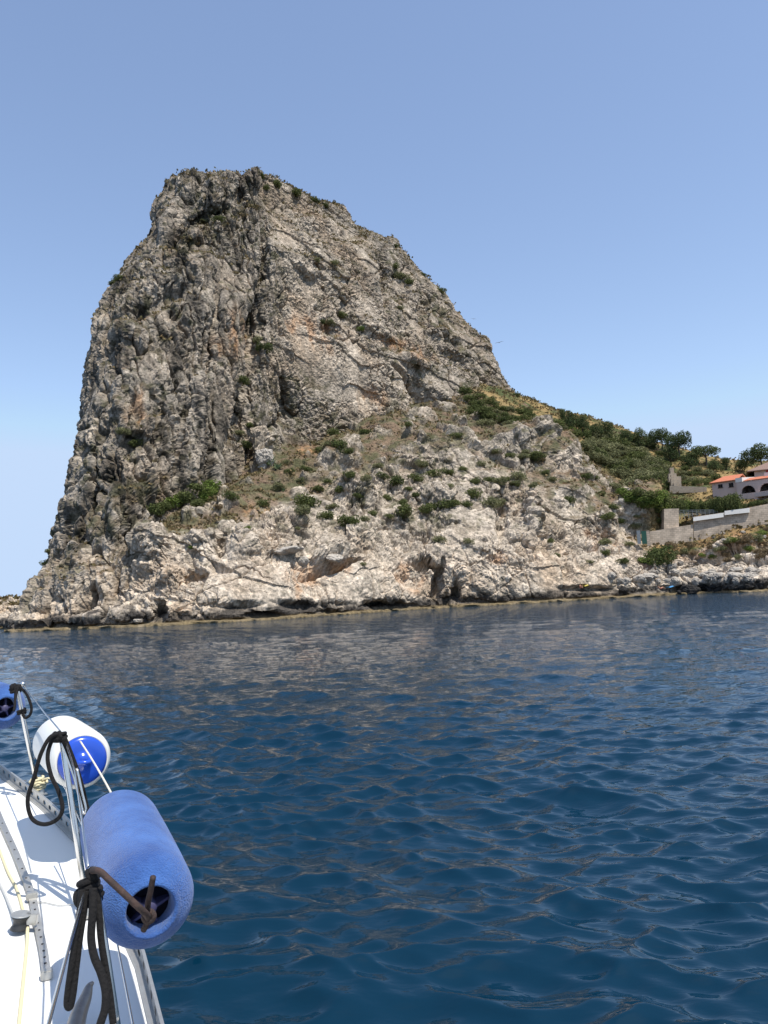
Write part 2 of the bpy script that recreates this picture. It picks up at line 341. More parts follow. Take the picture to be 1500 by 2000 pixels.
def rock_detail(v, rough=1.0, flute=None, aniso=1.0, mid=1.0):
    # aniso may be an array: beds and blocks stretch upwards on the fluted face
    an = np.ones(len(v)) * aniso
    w1 = np.stack([perlin(v / 3.2, 5), perlin(v / 3.2, 6), perlin(v / 3.2, 7)], 1) * 0.9
    q = v + w1
    s = np.stack([np.ones(len(v)), np.ones(len(v)), 1 / an], 1)
    d = 1.35 * fbm(v * s / 8.0, 3, 11) * (0.5 + 0.5 * mid)
    F1, F2, cell = voronoi(q * s / 4.6, 1)
    d += mid * (0.95 * (cell - 0.5) * sstep(0.0, 0.25, F2 - F1) - 0.55 * np.exp(-(F2 - F1) / 0.06))
    F1, F2, cell2 = voronoi(q * s / 1.75, 2)
    d += (0.35 + 0.65 * mid) * (0.5 * (cell2 - 0.5) * sstep(0.0, 0.3, F2 - F1) - 0.30 * np.exp(-(F2 - F1) / 0.08))
    sx = v[:, 0] * 0.5 + v[:, 2] * 0.87; sy = v[:, 0] * 0.87 - v[:, 2] * 0.5      # tilted beds
    d += 0.28 * np.clip(2 - an, 0, 1) * fbm(np.stack([sx / 1.9, sy / 11, v[:, 1] / 9], 1) , 3, 231, ridged=True)
    F1, F2, cell3 = voronoi(v * s / 0.66, 3)
    d += 0.30 * (cell3 - 0.5) - 0.12 * np.exp(-(F2 - F1) / 0.12)
    d += 0.34 * fbm(v / 1.2, 3, 21, ridged=True)
    if flute is not None:
        k = np.array([1 / 3.4, 1 / 3.4, 1 / 22.0])
        k2 = np.array([1 / 1.3, 1 / 1.3, 1 / 9.0])
        d += flute * (1.25 * fbm(q * k, 2, 51, ridged=True) + 0.55 * fbm(q * k2, 2, 61, ridged=True))
    lf = np.clip((an - 1) / 1.3, 0, 1)
    # smooth slabs between rough ground, long open joints, and stepped ledges
    calm = sstep(-0.02, 0.34, fbm(v * np.array([1, 1, .7]) / 12, 2, 301))
    d = (d - d.mean()) * (1 - 0.72 * calm)
    j1 = np.abs(perlin((v + 1.3 * w1 + 0.5 * perlin(v / 1.1, 325)[:, None]) * np.array([1 / 9, 1 / 9, 1 / 30]) , 311)); j2 = np.abs(perlin(q * np.array([1 / 15, 1 / 15, 1 / 24]), 313))
    g1 = np.abs(perlin((v + 0.8 * w1) * np.array([1 / 4.2, 1 / 4.2, 1 / 44]), 321)); g2 = np.abs(perlin(q * np.array([1 / 1.9, 1 / 1.9, 1 / 17]), 323))
    d -= lf * (1.7 * np.exp(-g1 / 0.045) - 0.5 * sstep(.05, .5, g1) + 0.5 * np.exp(-g2 / 0.06))
    d -= 1.5 * np.exp(-j1 / 0.022) * sstep(-.2, .3, perlin(v / 14, 315)) + 1.1 * np.exp(-j2 / 0.016)
    lz = (v[:, 2] + 0.32 * v[:, 0] + 7 * perlin(v / 26, 317) + 1.5 * perlin(v / 6, 318)) / 7.5; fr = lz - np.floor(lz)
    d += 0.45 * (0.5 - sstep(0.12, 0.95, fr)) * (1 - sstep(.95, 1.0, fr) * .0) * sstep(-.25, .25, perlin(v / 18, 319)) * (1 - 0.7 * lf)
    return d * rough, cell, cell2, cell3

def rock_material():
    m = bpy.data.materials.new('limestone'); m.use_nodes = True; t = m.node_tree; b = t.nodes['Principled BSDF']
    b.inputs['Roughness'].default_value = 0.92; b.inputs['Specular IOR Level'].default_value = 0.2
    at = t.nodes.new('ShaderNodeAttribute'); at.attribute_name = 'albedo'
    geo = t.nodes.new('ShaderNodeNewGeometry')
    n = t.nodes.new('ShaderNodeTexNoise'); n.inputs['Scale'].default_value = 2.2; n.inputs['Detail'].default_value = 5; n.inputs['Roughness'].default_value = 0.7
    t.links.new(geo.outputs['Position'], n.inputs['Vector'])
    r = t.nodes.new('ShaderNodeMapRange'); r.inputs[1].default_value = 0.3; r.inputs[2].default_value = 0.7; r.inputs[3].default_value = 0.48; r.inputs[4].default_value = 1.42
    t.links.new(n.outputs['Fac'], r.inputs[0])
    vm = t.nodes.new('ShaderNodeVectorMath'); vm.operation = 'SCALE'
    t.links.new(at.outputs['Color'], vm.inputs[0]); t.links.new(r.outputs[0], vm.inputs['Scale'])
    t.links.new(vm.outputs[0], b.inputs['Base Color'])
    n2 = t.nodes.new('ShaderNodeTexNoise'); n2.inputs['Scale'].default_value = 2.6; n2.inputs['Detail'].default_value = 6; n2.inputs['Roughness'].default_value = 0.75
    t.links.new(geo.outputs['Position'], n2.inputs['Vector'])
    v2 = t.nodes.new('ShaderNodeTexVoronoi'); v2.inputs['Scale'].default_value = 1.6; t.links.new(geo.outputs['Position'], v2.inputs['Vector'])
    ad = t.nodes.new('ShaderNodeMath'); ad.operation = 'ADD'; t.links.new(n2.outputs['Fac'], ad.inputs[0]); t.links.new(v2.outputs['Distance'], ad.inputs[1])
    bp = t.nodes.new('ShaderNodeBump'); bp.inputs['Strength'].default_value = 0.6; bp.inputs['Distance'].default_value = 0.3
    t.links.new(ad.outputs[0], bp.inputs['Height']); t.links.new(bp.outputs[0], b.inputs['Normal'])
    return m
M_ROCK = rock_material()
RGB = lambda *c: np.array(c, float)
SURF = []            # displaced surfaces, for planting on later: (verts, normals, soil)
def colour_rock(v, n, px, py, base, cells, soil, crag):
    N = len(v)
    def mixc(c, col, w): return c * (1 - w[:, None]) + col * w[:, None]
    pale, grey, buff = RGB(0.53, 0.445, 0.35), RGB(0.265, 0.232, 0.19), RGB(0.42, 0.30, 0.195)
    a = fbm(v / 14, 4, 71); b2 = fbm(v / 4, 4, 81); c3 = fbm(v / 1.1, 3, 91)
    col = np.tile(pale, (N, 1))
    col = mixc(col, buff, sstep(-0.1, 0.6, a + 0.4 * b2 + (0.12 if crag else 0.0)) * 0.75)
    up = base       # 0 = washed pale rock near the sea, 1 = weathered high rock
    col = mixc(col, grey, np.clip(up * (0.55 + 0.9 * b2) + 0.25 * sstep(0.1, 0.5, c3), 0, 0.92))
    col *= ((0.80 + 0.40 * cells[1]) * (0.72 + 0.56 * cells[2]))[:, None]
    # lichen and little plants rooted in the pits
    sp = sstep(0.12, 0.36, c3 + 0.25 * b2 - 0.06) * (0.45 + 0.45 * up)
    col = mixc(col, RGB(0.10, 0.095, 0.06), sp * 0.8)
    # soil and dry grass in flat places
    g = sstep(-0.15, 0.35, fbm(v / 3.0, 3, 101))
    g = sstep(-0.3, 0.25, fbm(v / 3.0, 3, 101)); sc_ = RGB(0.23, 0.155, 0.10)[None] * (1 - g[:, None]) + RGB(0.135, 0.125, 0.062)[None] * g[:, None]
    sc_ = sc_ * (0.8 + 0.5 * c3)[:, None]
    col = col * (1 - soil[:, None]) + sc_ * soil[:, None]
    # olive and brown scrub rooted all over the weathered rock
    vg = sstep(0.04, 0.30, fbm(v / 2.3, 4, 105) + 0.4 * fbm(v / 16, 2, 106)) * sstep(0.3, 0.7, up) * 0.8
    vc = RGB(0.15, 0.115, 0.07)[None] * (1 - g[:, None]) + RGB(0.075, 0.075, 0.035)[None] * g[:, None]
    col = col * (1 - vg[:, None]) + vc * vg[:, None]
    # iron stains
    o = np.zeros(N)
    for q in [(585,1150,9,40,0),(600,1120,40,26,0),(660,1110,24,18,0),(790,1125,30,26,0),(815,1140,20,20,0),(975,1090,20,12,0),(1165,1040,22,12,0),(1180,1070,24,14,0),
              (460,650,20,50,0),(270,790,14,30,0),(265,810,22,20,0),(610,650,60,30,20),(420,680,16,20,0),(500,1000,26,14,0),(790,680,60,14,20),(725,780,30,24,0),(600,880,20,10,0)]:
        o = np.maximum(o, ell(px, py, *q) * (0.75 if py.min() < 2000 else 1))
    o *= sstep(-0.25, 0.35, fbm(v * np.array([1, 1, 0.3]) / 2.2, 3, 111))
    col = mixc(col, RGB(0.50, 0.27, 0.13), o * 0.8)
    # black lichen belt above the water, ochre reef at it
    z = v[:, 2] + 1.3 * perlin(v / 2.5, 121) + 0.5 * perlin(v / 0.9, 122)
    z = z - 1.1 * sstep(0, 0.5, perlin(v / 9, 124))
    blk = (1 - sstep(1.3, 2.5, z)) * (1 - 0.35 * sstep(0, 0.4, b2))
    col = mixc(col, RGB(0.045, 0.04, 0.036), blk * 0.93)
    och = 1 - sstep(0.50, 0.66, v[:, 2] + 0.05 * perlin(v / 0.8, 123))
    col = mixc(col, RGB(0.22, 0.165, 0.085), och * (0.75 + 0.5 * np.clip(c3, -.5, .5)))
    return np.clip(col, 0.01, 0.8)
def finish(name, G, col, mat_, label):
    nr, nc = G.shape[:2]
    me = mesh_np(name, G.reshape(-1, 3), grid_quads(nr, nc), smooth=False)
    at = me.color_attributes.new('albedo', 'FLOAT_COLOR', 'POINT')
    at.data.foreach_set('color', np.concatenate([col, np.ones((len(col), 1))], 1).astype(np.float32).ravel())
    o = link(name, me, mat_); tag(o, label, kind='structure')
    return o
def big_swell(v, n, amp, scale, seed):
    return v + n * (amp * fbm(v / scale, 3, seed))[..., None]

def build_apron():
    net = build_apron_net()
    tr = params(net, 0, 0.22, 200); tc = params(net, 1, 0.2, 400)
    # coarser outside the frame and behind the skyline
    tr = np.concatenate([tr[tr <= 12], 12 + np.linspace(0, 3, 60)[1:]])
    lo, hi = tc[(tc > 2) & (tc < 25.6)], 25.6
    tc = np.concatenate([np.linspace(0, 2, 120), lo, np.linspace(25.6, 28, 220)])
    G = pchip(net, tr); G = pchip(G.transpose(1, 0, 2), tc).transpose(1, 0, 2)
    nr, nc = G.shape[:2]
    row = np.repeat(tr[:, None], nc, 1).ravel()
    n = grid_normals(G); n = np.where(n[..., 2:3] < 0, n, n)
    v = G.reshape(-1, 3); nn = n.reshape(-1, 3)
    if nn[:, 2].mean() < 0: nn = -nn
    px, py, _ = pix(v)
    amp = sstep(4.0, 6.0, row) * (1 - sstep(12, 13, row))
    hill = np.clip(sstep(9.0, 9.6, row) * 0.999, 0, 1) * sstep(900, 960, px + 0 * py)
    meadow = sstep(6.6, 7.0, row) * sstep(1235, 1290, px)              # soft ground right of the nose
    soft = np.maximum(hill, meadow)
    soft = np.maximum(soft, (1 - sstep(175, 188, v[:, 1])) * 0)
    slabs = ell(px, py, 632, 1128, 58, 44) * 0.75
    d1 = relief(v, [(a, b, c_, d_, e, f * (1.3 if f > -4 else 1)) for a, b, c_, d_, e, f in F_APRON]) * (1 - sstep(8.5, 8.95, row))
    big = 2.4 * fbm(v / 17, 3, 3)
    amp_r = sstep(2.6, 3.8, row) * (1 - sstep(12, 13, row))
    v = v + nn * ((amp_r * d1 + amp * big * (1 - 0.6 * soft))[:, None])
    n2 = grid_normals(v.reshape(nr, nc, 3)).reshape(-1, 3)
    if n2[:, 2].mean() < 0: n2 = -n2
    dd, c1, c2, c3 = rock_detail(v, 1.0, mid=1.45)
    oc = sstep(0.0, 0.2, fbm(v / 7.5, 3, 241) - 0.08)                       # bedrock knobs poking through the soil
    tz = sstep(6.7, 7.1, row) * (1 - sstep(8.9, 9, row)) * (1 - soft)
    v = v + n2 * (tz * (1.5 * oc - 0.6))[:, None]
    terr = tz * 0.6 * (1 - oc)
    k = amp * (1 - 0.85 * soft) * (1 - slabs) * (1 - terr) + 0.6 * sstep(2.8, 3.6, row) * (1 - amp)
    v = v + n2 * (dd * k)[:, None]
    reef = sstep(0.5, 1, row) * (1 - sstep(2.6, 3.4, row))
    v[:, 0:2] += (nn[:, 0:2] * 0) + (reef * (1.7 * perlin(v / 5, 201) + 0.8 * perlin(v / 1.5, 202)))[:, None] * np.array([0.2, 1.0])
    v[:, 2] += reef * 0.12 * perlin(v / 1.2, 203)
    n3 = grid_normals(v.reshape(nr, nc, 3)).reshape(-1, 3)
    if n3[:, 2].mean() < 0: n3 = -n3
    # soil on flats of the terrace, all over the hillside
    region = sstep(6.7, 7.4, row)
    nzs = n2[:, 2] * 0.6 + n3[:, 2] * 0.4
    soil = region * sstep(0.36, 0.58, nzs + 0.22 * fbm(v / 5, 3, 131)) * 0.95
    soil = soil * (1 - 0.9 * oc * tz)
    soil = np.maximum(soil, soft * sstep(-0.55, -0.2, fbm(v / 4, 3, 133)))
    px, py, _ = pix(v)
    base = 0.12 + 0.62 * sstep(6, 22, v[:, 2]) + 0.2 * ell(px, py, 1090, 870, 90, 60)
    base = np.where(px > 1200, base * 0.7, base)
    col = colour_rock(v, n3, px, py, base, (c1, c2, c3), soil, False)
    # hillside: dry golden grass and green scrub floor
    gg = sstep(-0.2, 0.3, fbm(v / 7, 3, 141))
    gold = RGB(0.33, 0.23, 0.10); grn = RGB(0.085, 0.10, 0.035)
    hc = gold[None] * (1 - gg[:, None]) + grn[None] * gg[:, None]
    hc *= (0.85 + 0.4 * fbm(v / 0.8, 2, 151))[:, None]
    wgt = (soft * sstep(-0.5, -0.2, fbm(v / 4, 3, 133)))[:, None]
    col = col * (1 - wgt) + hc * wgt
    # earth bank right of the steps: orange soil
    bank = (ell(px, py, 1420, 1060, 150, 22, -10) * sstep(-0.3, 0.2, fbm(v / 3, 3, 161)))[:, None] * 0.8
    col = col * (1 - bank) + RGB(0.33, 0.19, 0.095)[None] * bank
    o = finish('headland_terrain', v.reshape(nr, nc, 3), np.clip(col, 0.01, 0.8), M_ROCK, 'rocky limestone shore and slope below the crag')
    SURF.append((v, n3, soil, row))
    return o
def build_crag():
    net = net_from(CRAG)
    tr = params(net, 0, 0.2, 200); tc = params(net, 1, 0.2, 220)
    G = pchip(net, tr); G = pchip(G.transpose(1, 0, 2), tc).transpose(1, 0, 2)
    nr, nc = G.shape[:2]
    colp = np.repeat(tc[None, :], nr, 0).ravel(); row = np.repeat(tr[:, None], nc, 1).ravel()
    def nrm(a):
        k = grid_normals(a.reshape(nr, nc, 3)).reshape(-1, 3)
        m = (colp > 2) & (colp < 8)
        return -k if k[m, 1].mean() > 0 else k
    v = G.reshape(-1, 3); nn = nrm(G)
    px, py, _ = pix(v); FC = [(a, b, c_, d_, e, f * 1.2) for a, b, c_, d_, e, f in F_CRAG]
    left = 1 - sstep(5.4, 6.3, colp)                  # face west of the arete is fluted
    v = v + nn * (relief(v, FC) + 2.9 * fbm(v * np.array([1, 1, .6]) / 18, 3, 7) - 0.9 + 0.5 * perlin(v / 9, 9))[:, None]
    n2 = nrm(v)
    smooth_ = np.maximum.reduce([ell(px, py, 325, 575, 55, 22, -18), ell(px, py, 850, 780, 40, 20, 42), ell(px, py, 285, 760, 16, 60)]) * 0.7
    dd, c1, c2, c3 = rock_detail(v, 1.0, flute=0.15 + 0.55 * left, mid=0.62 - 0.24 * left, aniso=1 + 1.3 * left)
    v = v + n2 * (dd * (1 - smooth_))[:, None]
    n3 = nrm(v)
    nz = n2[:, 2] * 0.55 + n3[:, 2] * 0.45
    soil = sstep(0.50, 0.74, nz + 0.16 * fbm(v / 6, 3, 171)) * 0.8
    px, py, _ = pix(v)
    for q in [(370,470,80,18,-25),(330,650,40,12,-40),(470,420,50,10,-30),(640,515,60,8,22),(300,960,50,30,-10)]:
        soil = np.maximum(soil, ell(px, py, *q) * 0.75 * sstep(-0.3, 0.2, fbm(v / 2.5, 3, 173)))
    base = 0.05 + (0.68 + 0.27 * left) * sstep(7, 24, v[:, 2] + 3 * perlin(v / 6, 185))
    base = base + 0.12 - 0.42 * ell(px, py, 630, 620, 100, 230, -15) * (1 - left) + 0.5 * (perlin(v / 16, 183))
    streak = (0.2 + 0.8 * left) * sstep(0.02, 0.3, fbm(v * np.array([1 / 3.4, 1 / 3.4, 1 / 40]), 3, 181))
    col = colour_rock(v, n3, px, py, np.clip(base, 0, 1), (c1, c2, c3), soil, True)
    col *= ((1 - 0.62 * streak * sstep(4, 16, v[:, 2])) * (1 - 0.07 * left * sstep(8, 25, v[:, 2])))[:, None]                # dark vertical streaks, and the west face's shade put into its colour
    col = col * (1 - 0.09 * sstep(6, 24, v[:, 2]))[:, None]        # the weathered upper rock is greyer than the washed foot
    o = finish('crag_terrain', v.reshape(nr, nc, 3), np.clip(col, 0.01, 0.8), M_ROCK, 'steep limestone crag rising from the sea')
    SURF.append((v, n3, soil, row))
    return o
build_apron(); build_crag()
# ------------------------------------------------------------------ planting helpers
_V = np.concatenate([s[0] for s in SURF]); _N = np.concatenate([s[1] for s in SURF])
_px, _py, _pc = pix(_V)
_ok = (_px > 0) & (_px < 1500) & (_py > 300) & (_py < 1260) & (_V[:, 1] > 50)
_id = np.nonzero(_ok)[0]
_bx = (_px[_id] / 3).astype(int); _by = (_py[_id] / 3).astype(int); _key = _bx * 1000 + _by
_o = np.lexsort((_pc[_id], _key)); _k2 = _key[_o]; _first = np.concatenate([[True], _k2[1:] != _k2[:-1]])
SPLAT = dict(zip(_k2[_first].tolist(), _id[_o][_first].tolist()))
def surf(px, py, dmin=0):
    """the nearest rock surface point seen at a photo pixel"""
    for rad in range(0, 9):
        best = None
        for dx in range(-rad, rad + 1):
            for dy in range(-rad, rad + 1):
                if max(abs(dx), abs(dy)) != rad: continue
                k = SPLAT.get((int(px / 3) + dx) * 1000 + int(py / 3) + dy)
                if k is not None and _pc[k] > dmin and (best is None or _pc[k] < _pc[best]): best = k
        if best is not None: return Vector(_V[best]), Vector(_N[best])
    return None, None
def leaf_mat(name, c1, c2, trans=0.25):
    m = bpy.data.materials.new(name); m.use_nodes = True; t = m.node_tree; t.nodes.clear()
    out = t.nodes.new('ShaderNodeOutputMaterial'); df = t.nodes.new('ShaderNodeBsdfDiffuse'); tr = t.nodes.new('ShaderNodeBsdfTranslucent')
    mixs = t.nodes.new('ShaderNodeMixShader'); mixs.inputs[0].default_value = trans
    geo = t.nodes.new('ShaderNodeNewGeometry'); oi = t.nodes.new('ShaderNodeObjectInfo')
    n = t.nodes.new('ShaderNodeTexNoise'); n.inputs['Scale'].default_value = 0.9; n.inputs['Detail'].default_value = 3
    t.links.new(geo.outputs['Position'], n.inputs['Vector'])
    ad = t.nodes.new('ShaderNodeMath'); ad.operation = 'MULTIPLY_ADD'; ad.inputs[1].default_value = 0.35; t.links.new(oi.outputs['Random'], ad.inputs[0])
    ri = t.nodes.new('ShaderNodeMath'); ri.operation = 'MULTIPLY_ADD'; ri.inputs[1].default_value = 0.5
    t.links.new(geo.outputs['Random Per Island'], ri.inputs[0]); t.links.new(n.outputs['Fac'], ri.inputs[2])
    t.links.new(ri.outputs[0], ad.inputs[2])
    mr = t.nodes.new('ShaderNodeMapRange'); mr.inputs[1].default_value = 0.45; mr.inputs[2].default_value = 1.25; t.links.new(ad.outputs[0], mr.inputs[0])
    mx = t.nodes.new('ShaderNodeMix'); mx.data_type = 'RGBA'; mx.inputs[6].default_value = (*c1, 1); mx.inputs[7].default_value = (*c2, 1)
    t.links.new(mr.outputs[0], mx.inputs[0])
    t.links.new(mx.outputs[2], df.inputs[0]); t.links.new(mx.outputs[2], tr.inputs[0])
    t.links.new(df.outputs[0], mixs.inputs[1]); t.links.new(tr.outputs[0], mixs.inputs[2]); t.links.new(mixs.outputs[0], out.inputs[0])
    return m
LM = {'dark': leaf_mat('maquis_leaves', (0.060, 0.085, 0.032), (0.165, 0.180, 0.070)),
      'olive': leaf_mat('olive_leaves', (0.125, 0.135, 0.066), (0.27, 0.265, 0.14)),
      'brown': leaf_mat('dry_scrub', (0.15, 0.115, 0.07), (0.29, 0.22, 0.13)),
      'fresh': leaf_mat('fresh_leaves', (0.085, 0.135, 0.03), (0.23, 0.28, 0.08)),
      'pine': leaf_mat('pine_needles', (0.042, 0.066, 0.032), (0.125, 0.150, 0.064)),
      'agave': leaf_mat('agave_leaves', (0.12, 0.17, 0.09), (0.24, 0.30, 0.17))}
M_BARK = mat('bark', (0.16, 0.12, 0.09), 0.9, noise=(3, 0.5, (0.09, 0.07, 0.055)))
def leaf_cloud(lobes, n, size, rs, flat=0.5):
    """leaf clumps spread over and inside ellipsoid lobes [(x,y,z,rx,ry,rz)]"""
    lobes = np.array(lobes, float); vol = (lobes[:, 3] * lobes[:, 4] * lobes[:, 5]) ** (2 / 3)
    pick = rs.choice(len(lobes), n, p=vol / vol.sum()); L = lobes[pick]
    d = rs.normal(size=(n, 3)); d /= np.linalg.norm(d, axis=1)[:, None]
    rr = 0.62 + 0.42 * rs.rand(n) ** 0.6
    c = L[:, :3] + d * L[:, 3:] * rr[:, None]
    nrm_ = d * 0.8 + rs.normal(size=(n, 3)) * 0.55; nrm_ /= np.linalg.norm(nrm_, axis=1)[:, None]
    a = np.cross(nrm_, rs.normal(size=(n, 3))); a /= np.linalg.norm(a, axis=1)[:, None]; b = np.cross(nrm_, a)
    s = size * (0.6 + 0.8 * rs.rand(n))[:, None]
    mid = c + nrm_ * s * 0.25
    V = np.stack([c - a * s, mid - b * s * flat, c + a * s, mid + b * s * flat], 1).reshape(-1, 3)
    Q = np.arange(n * 4).reshape(-1, 4)
    return V, Q
def shrub_mesh(name, seed, n=1000, leaf=0.085, tall=0.8):
    rs = np.random.RandomState(seed); lobes = []
    for k in range(9):
        a = rs.rand() * 6.28; r = 0.55 * math.sqrt(rs.rand()); s = 0.28 + 0.25 * rs.rand()
        lobes.append((math.cos(a) * r, math.sin(a) * r, 0.22 + 0.42 * tall * rs.rand(), s, s, s * (0.7 + 0.4 * rs.rand())))
    V, Q = leaf_cloud(lobes, n, leaf, rs)
    V[:, 2] = np.maximum(V[:, 2], -0.12)
    return mesh_np(name, V, Q, smooth=False)
def agave_mesh():
    rs = np.random.RandomState(4); V, Q = [], []
    for k in range(34):
        a = rs.rand() * 6.28; el = 0.25 + 1.1 * rs.rand(); L = 0.8 + 0.3 * rs.rand()
        d = np.array([math.cos(a) * math.cos(el), math.sin(a) * math.cos(el), math.sin(el)]); s = np.array([-math.sin(a), math.cos(a), 0]) * 0.09
        b = len(V); m_ = d * L * 0.5 + np.array([0, 0, 0.03]); V += [s * 0.6, -s * 0.6, m_ - s, m_ + s, d * L + s * .05, d * L - s * .05]
        Q += [(b, b + 1, b + 2, b + 3), (b + 3, b + 2, b + 5, b + 4)]
    return mesh_np('agave_rosette', np.array(V), np.array(Q), smooth=False)
SHR = {}
for kind in ('dark', 'olive', 'brown', 'fresh'):
    SHR[kind] = []
    for k in range(4):
        me = shrub_mesh('shrub_%s' % kind, 100 + k * 7 + len(kind), tall=0.7 + 0.25 * k / 3); me.materials.append(LM[kind]); SHR[kind].append(me)
me_ag = agave_mesh(); me_ag.materials.append(LM['agave'])
rnd = random.Random(3)
ORD = 'leftmost,second,third,fourth,fifth,sixth,seventh,eighth,ninth,tenth,eleventh,twelfth,thirteenth,fourteenth,fifteenth,sixteenth,seventeenth,eighteenth,nineteenth,twentieth'.split(',')
ROWN = {1: ['only'], 2: ['upper', 'lower'], 3: ['top', 'middle', 'bottom'], 4: ['top', 'second', 'third', 'bottom'], 5: ['top', 'second', 'middle', 'fourth', 'bottom'], 6: ['top', 'second', 'third', 'fourth', 'fifth', 'bottom'], 7: ['top', 'second', 'third', 'fourth', 'fifth', 'sixth', 'bottom']}
SERIES = {}
def label_series():
    """things alike in a patch are told apart by their row and their place in it"""
    for (what, where), L in SERIES.items():
        L.sort(key=lambda q: q[2]); n = len(L); nrow = max(1, min(7, round(n / 9)))
        rows = [L[i * n // nrow:(i + 1) * n // nrow] for i in range(nrow)]
        for rn, row in zip(ROWN[nrow], rows):
            row.sort(key=lambda q: q[1])
            for i, (o, x, y) in enumerate(row):
                half = len(row) / 2
                w_ = (ORD[i] if i == 0 else ORD[i] + ' from left') if i <= half else ('rightmost' if i == len(row) - 1 else ORD[len(row) - 1 - i] + ' from right')
                o['label'] = ('%s, %s%s %s' % (what, w_, ' in %s row' % rn if nrow > 1 else '', where))
def shrub(px, py, wpx, kind, label, group=None, cat='shrub', name='shrub', dmin=0, hgt=0.85, mesh=None):
    p, n = surf(px, py, dmin)
    if p is None: return
    D = p.y; s = wpx * D / FPX / 2 * 1.45
    me = mesh or rnd.choice(SHR[kind])
    o = bpy.data.objects.new(name, me); C.objects.link(o)
    o.location = p + Vector((0, 0, -0.22 * s)); o.rotation_euler = (rnd.uniform(-.15, .15), rnd.uniform(-.15, .15), rnd.uniform(0, 6.28))
    o.scale = (s * rnd.uniform(.95, 1.2), s * rnd.uniform(.9, 1.1), s * hgt * rnd.uniform(.85, 1.15))
    if isinstance(label, tuple): SERIES.setdefault(label, []).append((o, px, py)); label = None
    tag(o, label, cat, group); return o
# --- scrub on the terrace below the crag, each at its own place
TERRACE = [(598,984,46),(544,954,28),(588,999,30),(634,1008,28),(650,992,22),(686,1018,36),(710,1014,26),(726,1002,22),(788,1004,38),(788,982,20),(832,998,34),(848,990,28),(868,988,30),(888,986,28),(908,984,24),
 (960,984,32),(976,982,24),(776,944,30),(796,954,16),(744,932,22),(716,934,20),(684,928,24),(812,936,26),(844,928,28),(876,924,24),(824,908,26),(928,940,26),(952,936,22),(972,940,28),(992,936,16),(924,968,30),
 (1016,930,28),(1006,946,20),(618,956,24),(566,922,20),(598,916,20),(660,870,30),(676,884,24),(652,848,26),(716,844,20),(890,850,24),(938,906,18),(740,910,18),(514,984,24),(584,1034,12),(860,1054,22),(912,1058,18),
 (708,1102,12),(1076,1056,14),(1052,888,24),(972,880,20),(996,888,20),(1028,884,18),(640,940,20),(664,958,22),(700,968,18),(756,972,18),(880,950,20),(905,915,18),(1040,948,18),(1064,925,18),(760,1010,16),(812,968,16),(640,868,22),(620,880,20),(560,905,18),(585,940,18)]
big = {(598,984): ('largest round dark green bush at the left end of the terrace', 'dark'), (788,1004): ('dark green domed bush standing alone below the middle of the terrace', 'dark'),
       (686,1018): ('wide dark green bush on red soil just above the sea cliff', 'dark'), (776,944): ('round dark green bush right of the shaded grey outcrop on the terrace', 'dark'),
       (960,984): ('flat olive green bush at the right end of the lower bush row', 'olive'), (544,954): ('grey green bush below the agave clump', 'olive'),
       (660,870): ('bushy green shrub at the foot of the pale cliff above the outcrop', 'dark'), (652,848): ('uppermost green shrub at the foot of the crag', 'dark')}
for (x, y, w_) in TERRACE:
    if (x, y) in big:
        shrub(x, y, w_, big[(x, y)][1], big[(x, y)][0], 'bushes on the terrace below the crag')
    else:
        k = 'dark' if rnd.random() < 0.6 else 'olive'
        lab = {'dark': ('small dark green bush', 'of the terrace'), 'olive': ('small olive green bush', 'of the terrace')}[k]
        shrub(x, y, w_, k, lab, 'bushes on the terrace below the crag')
NOSE = [(1200,953,26),(1143,930,22),(1160,932,18),(1040,895,30),(1020,893,24),(1007,943,22),(1173,963,22),(1110,977,26),(1197,990,18),(1187,1010,22),(1213,1017,20),(1237,1027,20),(1287,1017,18),(1183,1060,26),(1227,1063,18),(1180,1080,18),(1077,937,18),
 (1150,1095,14),(1090,1085,12),(1215,1095,20),(1265,1045,16),(1245,1010,14)]
for (x, y, w_) in NOSE: shrub(x, y, w_, 'dark' if rnd.random() < .5 else 'olive', ('small shrub between pale rocks', 'below the pines'), 'shrubs on the rocky nose')
LEFTG = [(384,958,48),(402,948,38),(360,972,42),(330,984,38),(306,996,34),(410,968,36),(384,986,26),(345,976,34),(372,962,36),(396,972,30),(318,992,26)]
for i, (x, y, w_) in enumerate(LEFTG): shrub(x, y, w_, 'fresh' if i % 2 else 'dark', ('green thicket bush', 'at the west face foot'), 'green thicket at the foot of the west face')
